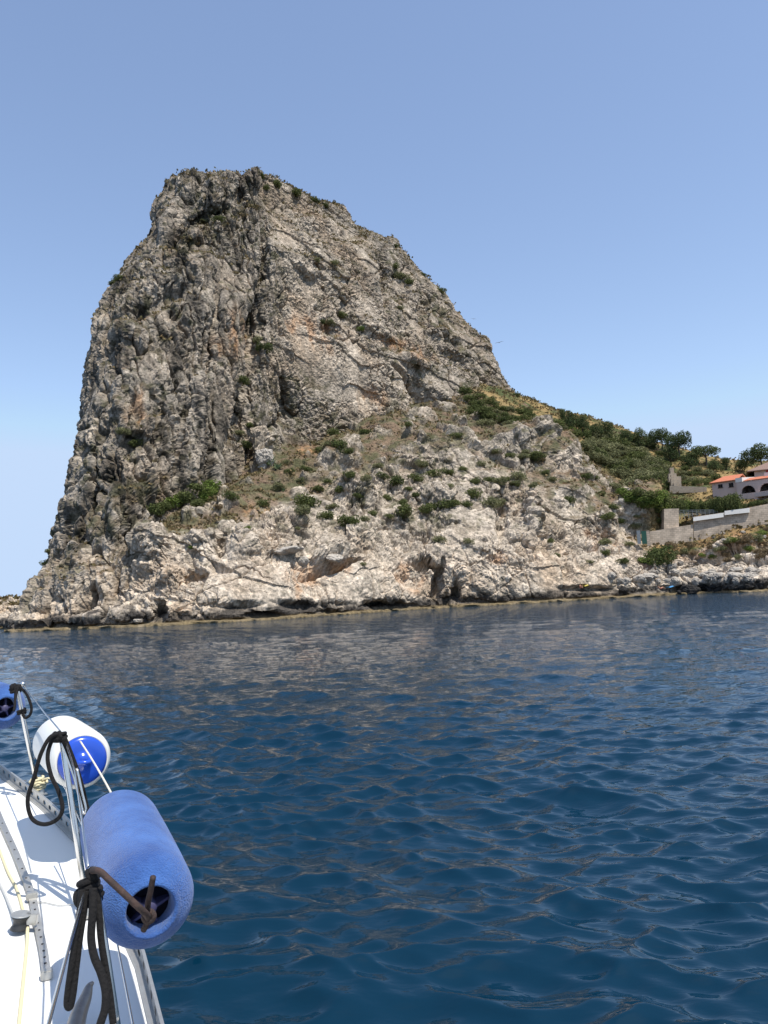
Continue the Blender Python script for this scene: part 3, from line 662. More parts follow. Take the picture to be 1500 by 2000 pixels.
for (x, y, w_, k, lab) in [(452,972,26,'dark','dark green bush in the gully right of the green thicket'),(424,992,20,'brown','dry brownish bush below the green thicket'),(240,844,24,'olive','upper olive bush on the west face beside the pale scar'),
  (262,866,26,'dark','lower dark bush on the west face beside the pale scar'),(480,868,26,'dark','dark bush in the gully left of the pale boulder'),(466,846,20,'olive','olive bush up the gully left of the pale boulder'),(484,832,18,'dark','topmost dark bush in the gully above the pale boulder'),
  (372,1068,14,'fresh','small fresh green tuft in the sea cliff below the thicket'),(480,1032,14,'fresh','small fresh green tuft above the pale sea cliff shoulder'),(84,1096,18,'dark','dark bush on the lower left skyline of the crag'),(94,1076,14,'olive','small olive bush above another on the lower left skyline'),
  (512,680,28,'dark','dark bush filling the gully halfway up the arete'),(504,664,20,'olive','olive bush just above the dark one in the gully'),(232,544,22,'dark','dark bush on the upper left shoulder of the crag'),(216,554,14,'dark','small bush on the edge of the upper left shoulder'),
  (428,426,20,'dark','dark bush under the summit wall on the grassy ledge'),(396,432,16,'olive','olive bush at the left end of the grassy ledge'),(476,744,26,'dark','dark bush in the deep gully of the west face'),(512,342,14,'dark','small bush on top of the highest summit knob'),
  (542,362,20,'dark','round bush on the skyline right of the summit knob'),(520,366,16,'dark','bush just below the summit knob'),(578,378,24,'dark','wide round bush on the skyline, second from the summit knob'),(612,390,22,'dark','round bush on the skyline, third from the summit knob'),
  (636,402,15,'dark','small bush on the skyline, fourth from the summit knob'),(772,480,12,'dark','small bush on the skyline halfway down the right shoulder'),(784,540,28,'olive','wide olive bush in the cleft of the right shoulder'),(800,550,22,'dark','dark bush beside the cleft of the right shoulder'),
  (772,520,18,'dark','dark bush high in the cleft of the right shoulder'),(826,536,15,'dark','bush on the edge right of the cleft'),(862,568,18,'dark','bush on the right skyline below the cleft'),(668,616,20,'dark','dark bush in the middle of the pale right face'),
  (646,630,18,'olive','olive bush in the middle of the pale right face'),(628,628,14,'dark','small dark bush left of the olive one on the pale face'),(702,642,14,'fresh','tiny green tuft on the pale right face'),(652,514,18,'olive','olive bush on the diagonal ledge of the right face'),
  (1008,772,16,'dark','dark bush on the skyline where the crag meets the grassy hill'),(800,828,16,'dark','dark bush on the rubble below the shaded slab'),(780,600,14,'olive','small olive bush below the cleft of the right shoulder'),(620,508,14,'olive','low olive bush at the left end of the diagonal ledge')]:
    shrub(x, y, w_, k, lab, 'bushes growing on the crag')
for i, (x, y, w_) in enumerate([(530,900,26),(540,912,22),(522,908,20),(552,958,16)]):
    shrub(x, y, w_, 'dark', ['large spiky pale green agave right of the pale boulder', 'lower spiky agave of the clump by the pale boulder', 'left spiky agave of the clump by the pale boulder', 'single small agave beside a bush on the terrace'][i], 'agaves on the terrace', 'agave', 'agave', mesh=me_ag, hgt=1.0)
# --- hillside scrub behind the nose
HILL = []
rs_ = random.Random(8)
def in_poly(x, y, poly):
    c = False; j = len(poly) - 1
    for i in range(len(poly)):
        if (poly[i][1] > y) != (poly[j][1] > y) and x < (poly[j][0] - poly[i][0]) * (y - poly[i][1]) / (poly[j][1] - poly[i][1]) + poly[i][0]: c = not c
        j = i
    return c
def scatter(poly, n, mind, wr, kinds, label, group, dmin=0):
    pts = []; tries = 0
    xs = [p[0] for p in poly]; ys = [p[1] for p in poly]
    while len(pts) < n and tries < 9000:
        tries += 1; x = rs_.uniform(min(xs), max(xs)); y = rs_.uniform(min(ys), max(ys))
        if in_poly(x, y, poly) and all((x - a) ** 2 + ((y - b) * 1.5) ** 2 > mind * mind for a, b in pts):
            pts.append((x, y)); shrub(x, y, rs_.uniform(*wr), rs_.choice(kinds), label, group, dmin=dmin)
scatter([(1118,845),(1165,852),(1230,872),(1300,905),(1300,950),(1290,975),(1262,965),(1205,925),(1150,888)], 80, 9, (24, 38), ['dark', 'olive', 'olive'], ('shrub in the dense hillside scrub', 'below the ridge pines'), 'dense scrub on the hillside', 195)
scatter([(1335,915),(1400,925),(1392,940),(1375,950),(1330,945)], 14, 11, (16, 26), ['dark', 'olive'], ('green shrub', 'between steps and villa'), 'shrubs between the steps and the villa', 190)
scatter([(905,755),(930,770),(1010,800),(1075,822),(1110,842),(1060,838),(960,832),(925,840)], 34, 10, (16, 30), ['dark', 'dark', 'olive'], ('shrub', 'below the crag right foot'), 'shrubs under the right foot of the crag', 195)
scatter([(1050,806),(1110,828),(1200,850),(1330,885),(1330,896),(1200,868),(1100,842)], 22, 13, (12, 22), ['olive', 'fresh', 'dark'], ('low green shrub', 'in the golden ridge grass'), 'low shrubs in the golden grass', 205)
for i in range(19):
    x = 1274 + i * 9.3 + rnd.uniform(-3, 3); D = 175.8 + rnd.uniform(0, 1.5) - max(0, x - 1370) * .065; s_ = rnd.uniform(1.5, 1.9); k = 'fresh' if i in (3, 7, 8) else 'dark'
    o = bpy.data.objects.new('hedge_bush', rnd.choice(SHR[k])); C.objects.link(o); o.location = P(x, 1000 - max(0, (x - 1385)) * .1, D); o.scale = (s_, s_, s_ * rnd.uniform(1.5, 1.8) * (1 + max(0, x - 1370) * .006)); o.rotation_euler = (0, 0, rnd.uniform(0, 6))
    tag(o, None, 'hedge', 'hedge bushes below the villa'); SERIES.setdefault(('dark green hedge bush', 'above the road wall'), []).append((o, x, 1000))
scatter([(1215,962),(1262,968),(1300,968),(1300,990),(1262,988),(1225,975)], 14, 11, (26, 34), ['dark', 'dark', 'fresh'], ('dark bush', 'between dense scrub and hedge'), 'bushes left of the hedge', 172)
scatter([(1270,1075),(1400,1050),(1500,1030),(1500,1090),(1400,1095),(1270,1095)], 34, 13, (12, 22), ['olive', 'fresh', 'brown', 'brown'], ('low dry shrub', 'on the bank below the road wall'), 'low shrubs on the shore bank')
shrub(1286,1092,46,'dark','big dark green bush below the path and the retaining wall', hgt=1.1)
shrub(1262,1096,28,'fresh','light green bush at the left foot of the big dark one')
# --- pines
def pine_mesh(seed, umbrella):
    rs = np.random.RandomState(seed); lobes = []
    if umbrella:
        for k in range(13):
            a = rs.rand() * 6.28; r = 0.40 * math.sqrt(rs.rand()); s = 0.16 + 0.10 * rs.rand()
            lobes.append((math.cos(a) * r, math.sin(a) * r, 0.62 + 0.26 * rs.rand() - 0.35 * r, s, s, s * 0.9))
    else:
        for k in range(14):
            h = rs.rand(); a = rs.rand() * 6.28; r = 0.38 * math.sqrt(rs.rand()) * (1.1 - 0.45 * h); s = 0.17 + 0.10 * rs.rand()
            lobes.append((math.cos(a) * r, math.sin(a) * r, 0.16 + 0.68 * h, s, s, s * 0.95))
    V, Q = leaf_cloud(lobes, 2400, 0.030, rs)
    crown = mesh_np('pine_crown', V, Q, smooth=False); crown.materials.append(LM['pine'])
    bm = bmesh.new()
    def limb(a, b, r0, r1):
        a, b = Vector(a), Vector(b); d = b - a; q = d.to_track_quat('Z', 'Y'); va, vb = [], []
        for i in range(7):
            t = i / 7 * 6.283; o_ = Vector((math.cos(t), math.sin(t), 0))
            va.append(bm.verts.new(a + q @ (o_ * r0))); vb.append(bm.verts.new(b + q @ (o_ * r1)))
        for i in range(7): bm.faces.new((va[i], va[(i + 1) % 7], vb[(i + 1) % 7], vb[i]))
        bm.faces.new(vb); bm.faces.new(va[::-1])
    limb((0, 0, -0.12), (0.03, 0.01, 0.3), 0.036, 0.028); limb((0.03, 0.01, 0.28), (0.0, 0.0, 0.66), 0.028, 0.012)
    for l in lobes[:8]: limb((0.02, 0, 0.34 + 0.22 * rs.rand()), l[:3], 0.013, 0.005)
    tm = bpy.data.meshes.new('pine_trunk'); bm.to_mesh(tm); bm.free(); tm.materials.append(M_BARK)
    return crown, tm
PM = [pine_mesh(20, True), pine_mesh(23, True), pine_mesh(31, False), pine_mesh(37, False)]
def pine(px, py, wpx, hpx, kind, label, D=None, base=None, name='pine_tree'):
    """px, py: middle of the crown; the trunk foot is found on the hill below"""
    p, n = surf(px, base or (py + hpx * 0.75), 170)
    if p is None: return
    if D: p = P(px, base, D)
    foot = Vector((0, p.y, p.z)); foot.x = P(px, py, p.y).x
    top = P(px, py - hpx / 2, p.y).z
    H = max(top - foot.z, 1.5); Wd = wpx * p.y / FPX * 1.05
    root = empty(name, foot, label, 'tree', 'pines and trees along the ridge')
    cr, tm = PM[kind]
    for nm, me in (('crown', cr), ('trunk', tm)):
        o = bpy.data.objects.new(nm, me); C.objects.link(o); o.parent = root
    root.scale = (Wd, Wd, H / 0.98); root.rotation_euler = (0, 0, rnd.uniform(0, 6.28))
for args in [(1100,806,18,20,3,'slim dark tree at the left end of the ridge row'),(1114,806,28,32,2,'tall ragged dark tree, highest of the left ridge group'),(1136,814,32,34,2,'round dark tree right of the tall ragged one on the ridge'),
  (1160,830,30,26,2,'low dark tree in the dip of the ridge left part'),(1181,834,32,24,3,'low dark tree where the ridge slope flattens'),(1217,842,32,28,2,'lighter green tree on the ridge left of the umbrella pines'),
  (1248,848,34,28,3,'dark bushy tree next to the lighter one on the ridge'),(1270,848,30,28,2,'dark bushy tree left of the twin umbrella pines'),(1291,850,36,34,0,'umbrella pine, left of the tall pair on the ridge'),
  (1324,860,46,40,1,'widest umbrella pine of the tall pair on the ridge'),(1306,878,34,26,3,'bushy tree under the pair of umbrella pines'),(1348,886,34,26,2,'dark tree between the umbrella pines and the low one'),
  (1377,880,52,30,0,'flat topped umbrella pine above the golden slope'),(1396,898,26,22,2,'small dark tree right of the flat topped pine'),(1418,900,24,18,3,'small tree on the ridge above the villa roof'),
  (1444,900,26,22,2,'small tree on the ridge left of the big pine by the frame edge'),(1484,888,58,44,1,'big umbrella pine behind the brown roofed house')]:
    pine(args[0], args[1] + 3, args[2] * 1.12, args[3] * 1.05, *args[4:])

# ------------------------------------------------------------------ boulders
def boulder_mesh(seed, sub=5):
    bm = bmesh.new(); bmesh.ops.create_icosphere(bm, subdivisions=sub, radius=1)
    v = np.array([x.co[:] for x in bm.verts]); n = v.copy(); s = seed * 3.7
    F1, F2, c = voronoi(v * 1.1 + s, 4); G1, G2, c2 = voronoi(v * 3.2 + s, 5)
    r = 1 + 0.35 * fbm(v * 0.9 + s, 2, 3) + 0.30 * (c - 0.5) * sstep(0, .2, F2 - F1) + 0.10 * (c2 - 0.5) - 0.10 * np.exp(-(F2 - F1) / .05) + 0.06 * fbm(v * 6 + s, 3, 8)
    v = n * r[:, None]
    for x, co in zip(bm.verts, v): x.co = co
    me = bpy.data.meshes.new('boulder'); bm.to_mesh(me); bm.free(); return me
def stone_mat(name, c1, c2):
    return mat(name, c1, 0.92, spec=0.2, noise=(1.6, 0.45, c2), bump=(5, 0.9, 0.25))
M_ST = {'pale': stone_mat('pale_boulder', (0.52, 0.46, 0.39), (0.27, 0.25, 0.22)), 'grey': stone_mat('grey_boulder', (0.34, 0.31, 0.27), (0.14, 0.13, 0.12)), 'black': stone_mat('wet_black_rock', (0.05, 0.045, 0.04), (0.02, 0.02, 0.02))}
BM = {k: [] for k in M_ST}
for k in M_ST:
    for s in range(3):
        me = boulder_mesh(s + 3 * len(k), 5 if s == 0 else 4); me.materials.append(M_ST[k]); BM[k].append(me)
def boulder(px, py, wpx, hpx, kind, label, group=None, D=None, v=None, rot=None):
    p, n = (P(px, py, D), None) if D else surf(px, py + hpx * .3)
    if p is None: return
    o = bpy.data.objects.new('boulder', BM[kind][rnd.randrange(3) if v is None else v]); C.objects.link(o)
    s = p.y / FPX / 2
    o.location = p + Vector((0, 0.25 * wpx * s, 0.25 * hpx * s)); o.scale = (wpx * s, wpx * s * .8, hpx * s); o.rotation_euler = (rnd.uniform(-.2, .2), rnd.uniform(-.2, .2), rnd.uniform(0, 6.28) if rot is None else rot)
    if isinstance(label, tuple): SERIES.setdefault(label, []).append((o, px, py)); label = None
    tag(o, label, 'boulder', group)
boulder(516, 886, 46, 44, 'pale', 'big pale boulder leaning at the foot of the gully above the terrace')
boulder(560, 1074, 60, 16, 'pale', 'long flat white block on top of the sea cliff')
boulder(650, 1084, 56, 18, 'pale', 'tilted pale grey slab above the orange stained wall')
boulder(590, 1094, 30, 22, 'pale', 'square pale block below the long flat white one')
boulder(588, 1122, 16, 16, 'pale', 'small pale block at the left edge of the orange stained wall')
boulder(1312, 1108, 27, 24, 'grey', 'round grey boulder below the big dark bush')
boulder(1372, 1093, 25, 22, 'grey', 'upright grey boulder on the green bank above the shore')
boulder(1330, 1098, 16, 14, 'grey', 'small grey boulder just right of the round one')
boulder(1351, 1149, 34, 24, 'black', 'big black wet boulder standing at the water line', v=0)
boulder(1219, 1153, 24, 14, 'black', 'low black rock at the water line left of the bathers')
boulder(1380, 1146, 34, 16, 'black', 'brownish black rock right of the big wet boulder')
boulder(372, 1122, 20, 16, 'pale', 'small pale boulder lodged in the left sea cliff')
boulder(272, 1212, 22, 9, 'pale', 'low brown boulder on the reef at the foot of the west cliff')
boulder(1215, 977, 14, 12, 'pale', 'white boulder on the edge below the dense scrub')
boulder(1268, 958, 12, 10, 'pale', 'small white boulder at the right edge of the dense scrub', D=196)
for (x0, x1, ya, yb, n, wr, kd, lab) in [(1185, 1500, 1112, 1136, 46, (12, 32), 'pale', ('pale washed boulder', 'of the right shore')), (1300, 1500, 1139, 1153, 15, (9, 19), 'black', ('dark wet rock', 'at the right water line')),
                                    (1390, 1500, 1040, 1062, 10, (8, 15), 'pale', ('small pale stone', 'in the orange earth bank'))]:
    for i in range(n):
        x = rs_.uniform(x0, x1); y = rs_.uniform(ya, yb) - (x - 1350) * 0.045
        boulder(x, y, rs_.uniform(*wr), rs_.uniform(*wr) * .6, kd, lab, 'rocks on the right shore')

# ------------------------------------------------------------------ grass tufts and small scrub as ground cover
def ground_cover():
    rs = np.random.RandomState(9); V, Q = [], []
    for (v, n, soil, row) in SURF:
        px, py, _ = pix(v)
        m = np.nonzero((soil > 0.35) & (px > -40) & (px < 1540) & (py < 1200) & (row < 12.2))[0]
        k = rs.choice(m, min(len(m), 9000 if v is SURF[0][0] else 3000), replace=False)
        for i in k:
            c = v[i]; s = 0.30 + 0.35 * rs.rand()
            for j in range(5):
                a = rs.rand() * 6.28; o_ = rs.normal(size=3) * s * 0.8; o_[2] = abs(o_[2]) * .35
                dx = np.array([math.cos(a), math.sin(a), 0]) * s * 0.5; up = np.array([rs.normal() * .2, rs.normal() * .2, s * 0.7])
                b = len(V); q = c + o_
                V += [q - dx, q + dx, q + up + dx * .6, q + up - dx * .6]; Q.append((b, b + 1, b + 2, b + 3))
    me = mesh_np('dry_grass', np.array(V), np.array(Q), smooth=False)
    m1 = leaf_mat('dry_grass', (0.10, 0.10, 0.045), (0.28, 0.20, 0.11)); o = link('dry_grass', me, m1); tag(o, 'dry brown grass and low scrub on the soil patches', 'grass', kind='stuff')
ground_cover()

# ------------------------------------------------------------------ buildings and walls
M_PLASTER = mat('pale_plaster', (0.60, 0.48, 0.43), 0.9, noise=(0.6, 0.5, (0.50, 0.40, 0.36)), bump=(8, 0.3, 0.02))
M_WHITE = mat('white_wash', (0.78, 0.76, 0.72), 0.85, noise=(1.0, 0.6, (0.66, 0.64, 0.60)))
M_TILE = bpy.data.materials.new('terracotta_tiles'); M_TILE.use_nodes = True
def tile_mat(m, c1, c2):
    t = m.node_tree; b = t.nodes['Principled BSDF']; b.inputs['Roughness'].default_value = 0.85
    tc = t.nodes.new('ShaderNodeTexCoord'); wv = t.nodes.new('ShaderNodeTexWave'); wv.inputs['Scale'].default_value = 1.3; wv.inputs['Distortion'].default_value = 0.6
    t.links.new(tc.outputs['Object'], wv.inputs['Vector'])
    n = t.nodes.new('ShaderNodeTexNoise'); n.inputs['Scale'].default_value = 3; t.links.new(tc.outputs['Object'], n.inputs['Vector'])
    mx = t.nodes.new('ShaderNodeMix'); mx.data_type = 'RGBA'; mx.inputs[6].default_value = (*c1, 1); mx.inputs[7].default_value = (*c2, 1)
    t.links.new(n.outputs['Fac'], mx.inputs[0]); t.links.new(mx.outputs[2], b.inputs['Base Color'])
    bp = t.nodes.new('ShaderNodeBump'); bp.inputs['Distance'].default_value = 0.06; t.links.new(wv.outputs['Fac'], bp.inputs['Height']); t.links.new(bp.outputs[0], b.inputs['Normal'])
tile_mat(M_TILE, (0.62, 0.20, 0.10), (0.50, 0.17, 0.09))
M_TILE2 = bpy.data.materials.new('old_brown_tiles'); M_TILE2.use_nodes = True; tile_mat(M_TILE2, (0.30, 0.19, 0.15), (0.22, 0.15, 0.12))
M_MASON = bpy.data.materials.new('masonry'); M_MASON.use_nodes = True
def masonry(m):
    t = m.node_tree; b = t.nodes['Principled BSDF']; b.inputs['Roughness'].default_value = .93
    tc = t.nodes.new('ShaderNodeTexCoord'); sx = t.nodes.new('ShaderNodeSeparateXYZ'); t.links.new(tc.outputs['Object'], sx.inputs[0])
    cb = t.nodes.new('ShaderNodeCombineXYZ'); t.links.new(sx.outputs['X'], cb.inputs['X']); t.links.new(sx.outputs['Z'], cb.inputs['Y'])
    br = t.nodes.new('ShaderNodeTexBrick'); br.inputs['Color1'].default_value = (.52, .42, .32, 1); br.inputs['Color2'].default_value = (.42, .34, .26, 1); br.inputs['Mortar'].default_value = (.30, .25, .20, 1)
    br.inputs['Scale'].default_value = 1.0; br.inputs['Brick Width'].default_value = .9; br.inputs['Row Height'].default_value = .42; br.inputs['Mortar Size'].default_value = .035
    t.links.new(cb.outputs[0], br.inputs['Vector'])
    n = t.nodes.new('ShaderNodeTexNoise'); n.inputs['Scale'].default_value = .7; n.inputs['Detail'].default_value = 6; t.links.new(tc.outputs['Object'], n.inputs['Vector'])
    mr = t.nodes.new('ShaderNodeMapRange'); mr.inputs[1].default_value = .3; mr.inputs[2].default_value = .7; mr.inputs[3].default_value = .7; mr.inputs[4].default_value = 1.25; t.links.new(n.outputs['Fac'], mr.inputs[0])
    vm = t.nodes.new('ShaderNodeVectorMath'); vm.operation = 'SCALE'; t.links.new(br.outputs['Color'], vm.inputs[0]); t.links.new(mr.outputs[0], vm.inputs['Scale']); t.links.new(vm.outputs[0], b.inputs['Base Color'])
masonry(M_MASON)
M_GLASS = mat('dark_window', (0.012, 0.012, 0.014), 0.55, spec=.15)
M_WOOD = mat('weathered_wood', (0.14, 0.09, 0.06), 0.8, noise=(4, 0.5, (0.08, 0.055, 0.04)))
M_BEIGE = mat('beige_stone', (0.44, 0.37, 0.28), 0.92, noise=(1.5, 0.4, (0.30, 0.24, 0.18)), bump=(3, 0.6, 0.08))
M_GREENP = mat('green_paint', (0.02, 0.09, 0.06), 0.5); M_METAL_G = mat('grey_fence', (0.25, 0.27, 0.28), 0.5, metal=0.4)
M_RED = mat('faded_red_shutter', (0.35, 0.05, 0.05), 0.7)
class Frame:
    """vertical facade plane: o = origin, a = heading of +u; w points away from the viewer"""
    def __init__(s, o, ang):
        s.o = o; s.u = Vector((math.cos(ang), math.sin(ang), 0)); s.w = Vector((-s.u.y, s.u.x, 0))
        if s.w.y < 0: s.w = -s.w
    def at(s, px, py, off=0.0):
        d = P(px, py, 100) - Vector((0, 0, CAM_Z)); o_ = s.o + s.w * off
        t = (o_ - Vector((0, 0, CAM_Z))).dot(s.w) / d.dot(s.w); q = Vector((0, 0, CAM_Z)) + d * t - s.o
        return q.dot(s.u), q.z
    def pt(s, u, w, z): return s.u * u + s.w * w + Vector((0, 0, z))
def box_uvw(bm, F, u0, u1, w0, w1, z0, z1, top=None):
    """box in the frame, relative to the frame origin; top=(zfront,zback) slopes it"""
    za, zb = (z1, z1) if top is None else top
    p = [F.pt(u0, w0, z0), F.pt(u1, w0, z0), F.pt(u1, w1, z0), F.pt(u0, w1, z0), F.pt(u0, w0, za), F.pt(u1, w0, za), F.pt(u1, w1, zb), F.pt(u0, w1, zb)]
    v = [bm.verts.new(q) for q in p]
    for f in ((0, 3, 2, 1), (4, 5, 6, 7), (0, 1, 5, 4), (1, 2, 6, 5), (2, 3, 7, 6), (3, 0, 4, 7)): bm.faces.new([v[i] for i in f])
def bm_obj(name, bm, m, parent=None, smooth=False, bevel=0):
    if bevel: bmesh.ops.bevel(bm, geom=bm.edges[:], offset=bevel, segments=2, affect='EDGES')
    bmesh.ops.recalc_face_normals(bm, faces=bm.faces[:])
    me = bpy.data.meshes.new(name); bm.to_mesh(me); bm.free()
    if smooth: me.polygons.foreach_set('use_smooth', np.ones(len(me.polygons), bool))
    return link(name, me, m, parent)
def arch_wall(bm, F, u0, u1, zt, zb, arches, w0, w1, sill):
    us = [u0, u1]
    for (a, b, h) in arches: us += list(np.linspace(a, b, 17))
    us = sorted(set(us))
    def arch(u):
        for (a, b, h) in arches:
            if a - 1e-6 <= u <= b + 1e-6: c = (a + b) / 2; r = (b - a) / 2; return sill + h * math.sqrt(max(0, 1 - ((u - c) / r) ** 2))
        return sill
    for a, b in zip(us[:-1], us[1:]):
        ins = any(q[0] - 1e-6 <= (a + b) / 2 <= q[1] + 1e-6 for q in arches)
        if not ins: box_uvw(bm, F, a, b, w0, w1, zb, zt); continue
        box_uvw(bm, F, a, b, w0, w1, zb, sill)
        za, zc = arch(a), arch(b)
        p = [F.pt(a, w0, za), F.pt(b, w0, zc), F.pt(b, w1, zc), F.pt(a, w1, za), F.pt(a, w0, zt), F.pt(b, w0, zt), F.pt(b, w1, zt), F.pt(a, w1, zt)]
        v = [bm.verts.new(q) for q in p]
        for f in ((0, 3, 2, 1), (4, 5, 6, 7), (0, 1, 5, 4), (1, 2, 6, 5), (2, 3, 7, 6), (3, 0, 4, 7)): bm.faces.new([v[i] for i in f])
def villa():
    F = Frame(P(1442, 985, 181), math.radians(-44)); o = F.o
    root = empty('villa', o, 'pale villa with arched loggia and orange tiled roof behind the hedge', 'house')
    def Z(px, py, off=0): return F.at(px, py, off)
    u1 = Z(1476, 960)[0]; ztop = Z(1442, 942)[1]; a0 = Z(1447, 960)[0]; sill = Z(1462, 963)[1]; ah = Z(1462, 948)[1] - sill
    b0 = Z(1483, 955)[0]; gap = b0 - u1; b1 = b0 + (u1 - a0)
    L = b1 + 2.5
    bm = bmesh.new(); arch_wall(bm, F, 0, L, ztop, -3.0, [(a0, u1, ah), (b0, b1, ah)], 0, 0.4, sill)
    box_uvw(bm, F, 0, 0.4, 0.403, 8, -3, ztop - .02); box_uvw(bm, F, L - .4, L, 0.403, 8, -3, ztop - .02); box_uvw(bm, F, .4, L - .4, 7.6, 8, -3, ztop - .02)
    box_uvw(bm, F, .403, L - .403, 0.403, 7.597, sill - 1.35, sill - 1.15)
    box_uvw(bm, F, .403, L - .403, 5.6, 5.9, sill - 1.147, ztop - .05); box_uvw(bm, F, .403, L - .403, 0.403, 7.597, ztop - .55, ztop - .3)
    bm_obj('wall', bm, M_PLASTER, root)
    bm = bmesh.new(); box_uvw(bm, F, -.25, L + .25, -.25, 4.0, 0, 0, None) if False else None
    # roof of the main block: low pitch, eave to the front
    p = [F.pt(1.6, -.15, ztop + .003), F.pt(L + .3, -.15, ztop + .003), F.pt(L + .3, 4.2, ztop + 1.0), F.pt(1.6, 4.2, ztop + 1.0), F.pt(L + .3, 8.4, ztop), F.pt(1.6, 8.4, ztop)]
    v = [bm.verts.new(q) for q in p]; bm.faces.new((v[0], v[1], v[2], v[3])); bm.faces.new((v[3], v[2], v[4], v[5]))
    r = bmesh.ops.extrude_face_region(bm, geom=bm.faces[:]); bmesh.ops.translate(bm, vec=(0, 0, .16), verts=[g for g in r['geom'] if isinstance(g, bmesh.types.BMVert)])
    bm_obj('roof', bm, M_TILE, root)
    bm = bmesh.new(); box_uvw(bm, F, -.1, 1.4, -.1, 8.1, ztop + .004, ztop + .004, (ztop + 1.0, ztop + 1.7)); box_uvw(bm, F, 5.2, 8.5, 3.2, 5.4, ztop + .7, ztop + 1.75)
    bm_obj('parapet', bm, M_WHITE, root)
    bm = bmesh.new(); ga, gz = Z(1460, 979); gb = Z(1473, 978)[0]; box_uvw(bm, F, ga, gb, -.05, .05, gz - .6, gz + .45); bm_obj('window', bm, M_GLASS, root)  # dark panel set in for the shade inside the garage opening
    bm = bmesh.new(); c = (a0 + u1) / 2; box_uvw(bm, F, c - 1.2, c - .5, 5.5, 5.59, sill - 1.1, sill + 1.0); bm_obj('door', bm, M_WOOD, root)
    bm = bmesh.new(); box_uvw(bm, F, b0 - .4, L + 3, -2.4, -.004, sill - 1.3, sill - 1.12); box_uvw(bm, F, b0 - .4, L + 3, -2.4, -2.28, sill - 1.117, sill - .3); bm_obj('balcony', bm, M_PLASTER, root)
    # wing on the left, set back
    off = 1.5; ul, zl = Z(1390, 943, off); ze = Z(1437, 938, off)[1]; zl = ze
    bm = bmesh.new(); box_uvw(bm, F, ul, -.004, off, off + 7, -3, zl); bm_obj('wing_wall', bm, M_PLASTER, root)
    bm = bmesh.new(); p = [F.pt(ul - .4, off - .5, zl - .05), F.pt(-.11, off - .5, zl - .05), F.pt(-.11, off + 3.5, zl + 1.55), F.pt(ul + 1.6, off + 3.5, zl + 1.55), F.pt(-.11, off + 7.5, zl - .05), F.pt(ul - .4, off + 7.5, zl - .05)]
    v = [bm.verts.new(q) for q in p]; bm.faces.new((v[0], v[1], v[2], v[3])); bm.faces.new((v[3], v[2], v[4], v[5])); bm.faces.new((v[0], v[3], v[5]))
    r = bmesh.ops.extrude_face_region(bm, geom=bm.faces[:]); bmesh.ops.translate(bm, vec=(0, 0, .18), verts=[g for g in r['geom'] if isinstance(g, bmesh.types.BMVert)])
    bm_obj('wing_roof', bm, M_TILE, root)
    for (x0, x1, ya, yb) in ((1403, 1411, 945.5, 953), (1424, 1432, 942.5, 951.5)):
        ua, za = Z(x0, yb, off); ub, zb = Z(x1, ya, off)
        bm = bmesh.new(); box_uvw(bm, F, ua, ub, off - .03, off + .03, za, zb); wn = bm_obj('window', bm, M_GLASS, root)
        bm = bmesh.new(); box_uvw(bm, F, ua - .12, ub + .12, off - .12, off - .033, za - .14, za - .02); box_uvw(bm, F, (ua + ub) / 2 - .04, (ua + ub) / 2 + .04, off - .06, off - .033, za, zb); bm_obj('frame', bm, M_WOOD, wn)
villa()
for i in range(15):
    x = 1436 + i * 5.2; D = 173.2 + (i % 3) * .5 - max(0, x - 1440) * .012; s_ = .75 + .4 * ((i * 7) % 5) / 5
    o = bpy.data.objects.new('hedge_bush', SHR['dark' if i % 4 else 'olive'][i % 4]); C.objects.link(o); o.location = P(x, 996 - (x - 1436) * .21, D); o.scale = (s_, s_ * .8, s_ * 1.25); o.rotation_euler = (0, 0, i * 1.7)
    tag(o, None, 'hedge', 'garden hedge under the villa'); SERIES.setdefault(('garden hedge bush', 'under the villa arches'), []).append((o, x, 1000 - .1 * i))
label_series()
def upper_house():
    F = Frame(P(1470, 928, 200), math.radians(-25))
    root = empty('stone_house', F.o, 'pinkish house with broad brown tiled roof above the villa', 'house')
    e0, z0 = F.at(1464, 918); r0, zr = F.at(1510, 903)
    bm = bmesh.new(); box_uvw(bm, F, e0 + 1, e0 + 17, 0, 9, -4, z0 - .3); bm_obj('wall', bm, M_PLASTER, root)
    bm = bmesh.new(); p = [F.pt(e0 - .6, -.8, z0 - .5), F.pt(e0 + 19, -.8, z0 - .5), F.pt(e0 + 13, 4.5, z0 + 2.3), F.pt(e0 + 5.5, 4.5, z0 + 2.3), F.pt(e0 + 19, 10, z0 - .5), F.pt(e0 - .6, 10, z0 - .5)]
    v = [bm.verts.new(q) for q in p]; bm.faces.new((v[0], v[1], v[2], v[3])); bm.faces.new((v[3], v[2], v[4], v[5])); bm.faces.new((v[0], v[3], v[5])); bm.faces.new((v[1], v[4], v[2]))
    r = bmesh.ops.extrude_face_region(bm, geom=bm.faces[:]); bmesh.ops.translate(bm, vec=(0, 0, .2), verts=[g for g in r['geom'] if isinstance(g, bmesh.types.BMVert)])
    bm_obj('roof', bm, M_TILE2, root)
    for (x0, x1, ya, yb, m_) in ((1478, 1486, 916, 920, M_GLASS), (1496, 1503, 915, 923, M_RED)):
        ua, za = F.at(x0, yb); ub, zb = F.at(x1, ya); bm = bmesh.new(); box_uvw(bm, F, ua, ub, -.05, .05, za, zb); bm_obj('window', bm, m_, root)
upper_house()
